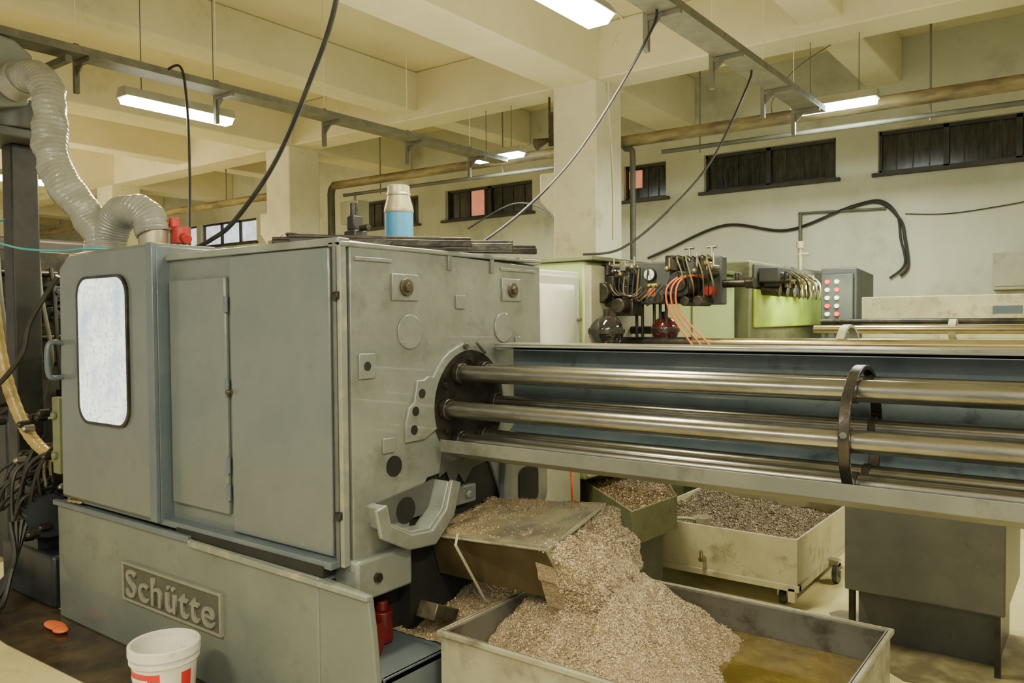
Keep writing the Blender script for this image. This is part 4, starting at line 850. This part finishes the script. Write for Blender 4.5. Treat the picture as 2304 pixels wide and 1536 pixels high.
cable([(-3.7, 2.0, 4.44), (-3.7, 4, 4.44), (-3.7, 6, 4.44), (-3.72, 6.72, 4.43), (-3.8, 6.74, 4.2), (-3.97, 6.9, 3.9), (-3.975, 7.0, 3.0), (-3.975, 7.0, 2.4)], .010, 'thin cream conduit running along ceiling and column', 'beam', 'ceiling_conduit')
t = thing('ceiling_sensor', 'dark tangled ceiling fitting with wires', 'ceiling fitting', (-1.45, 7.4, 4.2))
make('sensor_body', MB().cyl((-1.45, 7.45, 4.45), (-1.45, 7.45, 4.32), .05).sphere((-1.45, 7.45, 4.27), (.1, .1, .06)).cyl((-1.6, 7.45, 4.27), (-1.3, 7.45, 4.27), .02), 'dark', t)
make('sensor_wire', MB().sweep([(-1.5, 7.42, 4.26), (-1.9, 7.4, 4.05), (-2.3, 7.38, 3.85), (-2.5, 7.35, 3.6), (-2.5, 7.33, 3.45)], .004, 6), 'pipeg', t)
t = thing('wall_horn', 'dark horn loudspeaker fixed to the column', 'horn', (-4.6, 6.8, 3.5))
make('horn_bell', MB().cyl((-4.58, 6.75, 3.42), (-4.64, 6.62, 3.36), .02, .06, n=20), 'bolt', t)
make('horn_bracket', MB().box((-4.60, 6.78, 3.36), (-4.48, 6.82, 3.7)).box((-4.60, 6.78, 3.7), (-4.585, 6.80, 3.86)), 'bolt', t)

# ---------------------------------------------------------------- bucket
bk = thing('bucket', 'white plastic bucket with red printed label', 'bucket', (-3.07, 1.72, 0))
c = (-3.07, 1.72, .004); K = .89
def lt(pr): return MB().lathe([(r * K, z * .93) for r, z in pr], c, 48)
make('bucket_body', lt([(.001, 0), (.115, 0), (.12, .01), (.145, .30), (.139, .30), (.114, .015), (.001, .012)]), 'bucketw', bk)
make('bucket_rim', lt([(.143, .285), (.156, .288), (.156, .325), (.150, .33), (.140, .328), (.139, .29)]), 'bucketw', bk)
make('rim_band', lt([(.144, .255), (.151, .257), (.151, .27), (.144, .272)]), 'bucketw', bk)
def patch(a0, a1, z0, z1, off):
    mb = MB(); n = 14; vs = []
    for zz in (z0, z1):
        for i in range(n + 1):
            a = math.radians(a0 + (a1 - a0) * i / n); r = (.12 + .025 * (zz - .01) / .29) * K + off
            vs.append((c[0] + r * math.cos(a), c[1] + r * math.sin(a), c[2] + zz * .93))
    mb.add(vs, [(i, i + 1, n + 2 + i, n + 1 + i) for i in range(n)], 0, True); return mb
make('label_band', patch(-125, -38, .10, .235, .0012), 'redl', bk)
make('label_stripe', patch(-120, -60, .185, .21, .002), 'bucketw', bk)
make('label_stripe', patch(-115, -72, .135, .155, .002), 'bucketw', bk)
make('label_band', patch(0, 22, .10, .225, .0012), 'redl', bk)

# ---------------------------------------------------------------- lights
def area(name, loc, target, size, en, col):
    L = bpy.data.lights.new(name, 'AREA'); L.size = size; L.energy = en; L.color = col
    o = bpy.data.objects.new(name, L); COL.objects.link(o); o.location = loc
    o.rotation_euler = (Vector(target) - Vector(loc)).to_track_quat('-Z', 'Y').to_euler(); return o
area('aisle_fill', (1.0, -1.5, 3.4), (-3, 3, 1.0), 2.0, 110, (1, .95, .76))  # hidden fill light added overhead, without a fixture
area('far_bay_fill', (-12, 3, 3.2), (-12, 4, 4.4), 3, 150, (1, .84, .52))  # hidden light added to brighten the far bay ceiling
area('bay_bounce', (-3, 4.6, 2.3), (-3, 4.6, 4.4), 3, 50, (1, .92, .64))
W = bpy.data.worlds.new('world'); SC.world = W; W.use_nodes = True
bg = W.node_tree.nodes['Background']; bg.inputs[0].default_value = (1, .95, .76, 1); bg.inputs[1].default_value = .65

# ---------------------------------------------------------------- camera
cam = bpy.data.cameras.new('camera'); co = bpy.data.objects.new('camera', cam); COL.objects.link(co)
cam.sensor_width = 36; cam.lens = 36 * 1800 / 2304; cam.clip_start = .05
co.matrix_world = Matrix.Translation((0, 0, 1.6)) @ Matrix.Rotation(math.radians(36.87), 4, 'Z') @ Matrix.Rotation(math.radians(90 - 1.53), 4, 'X') @ Matrix.Rotation(math.radians(-.5), 4, 'Z')
SC.camera = co
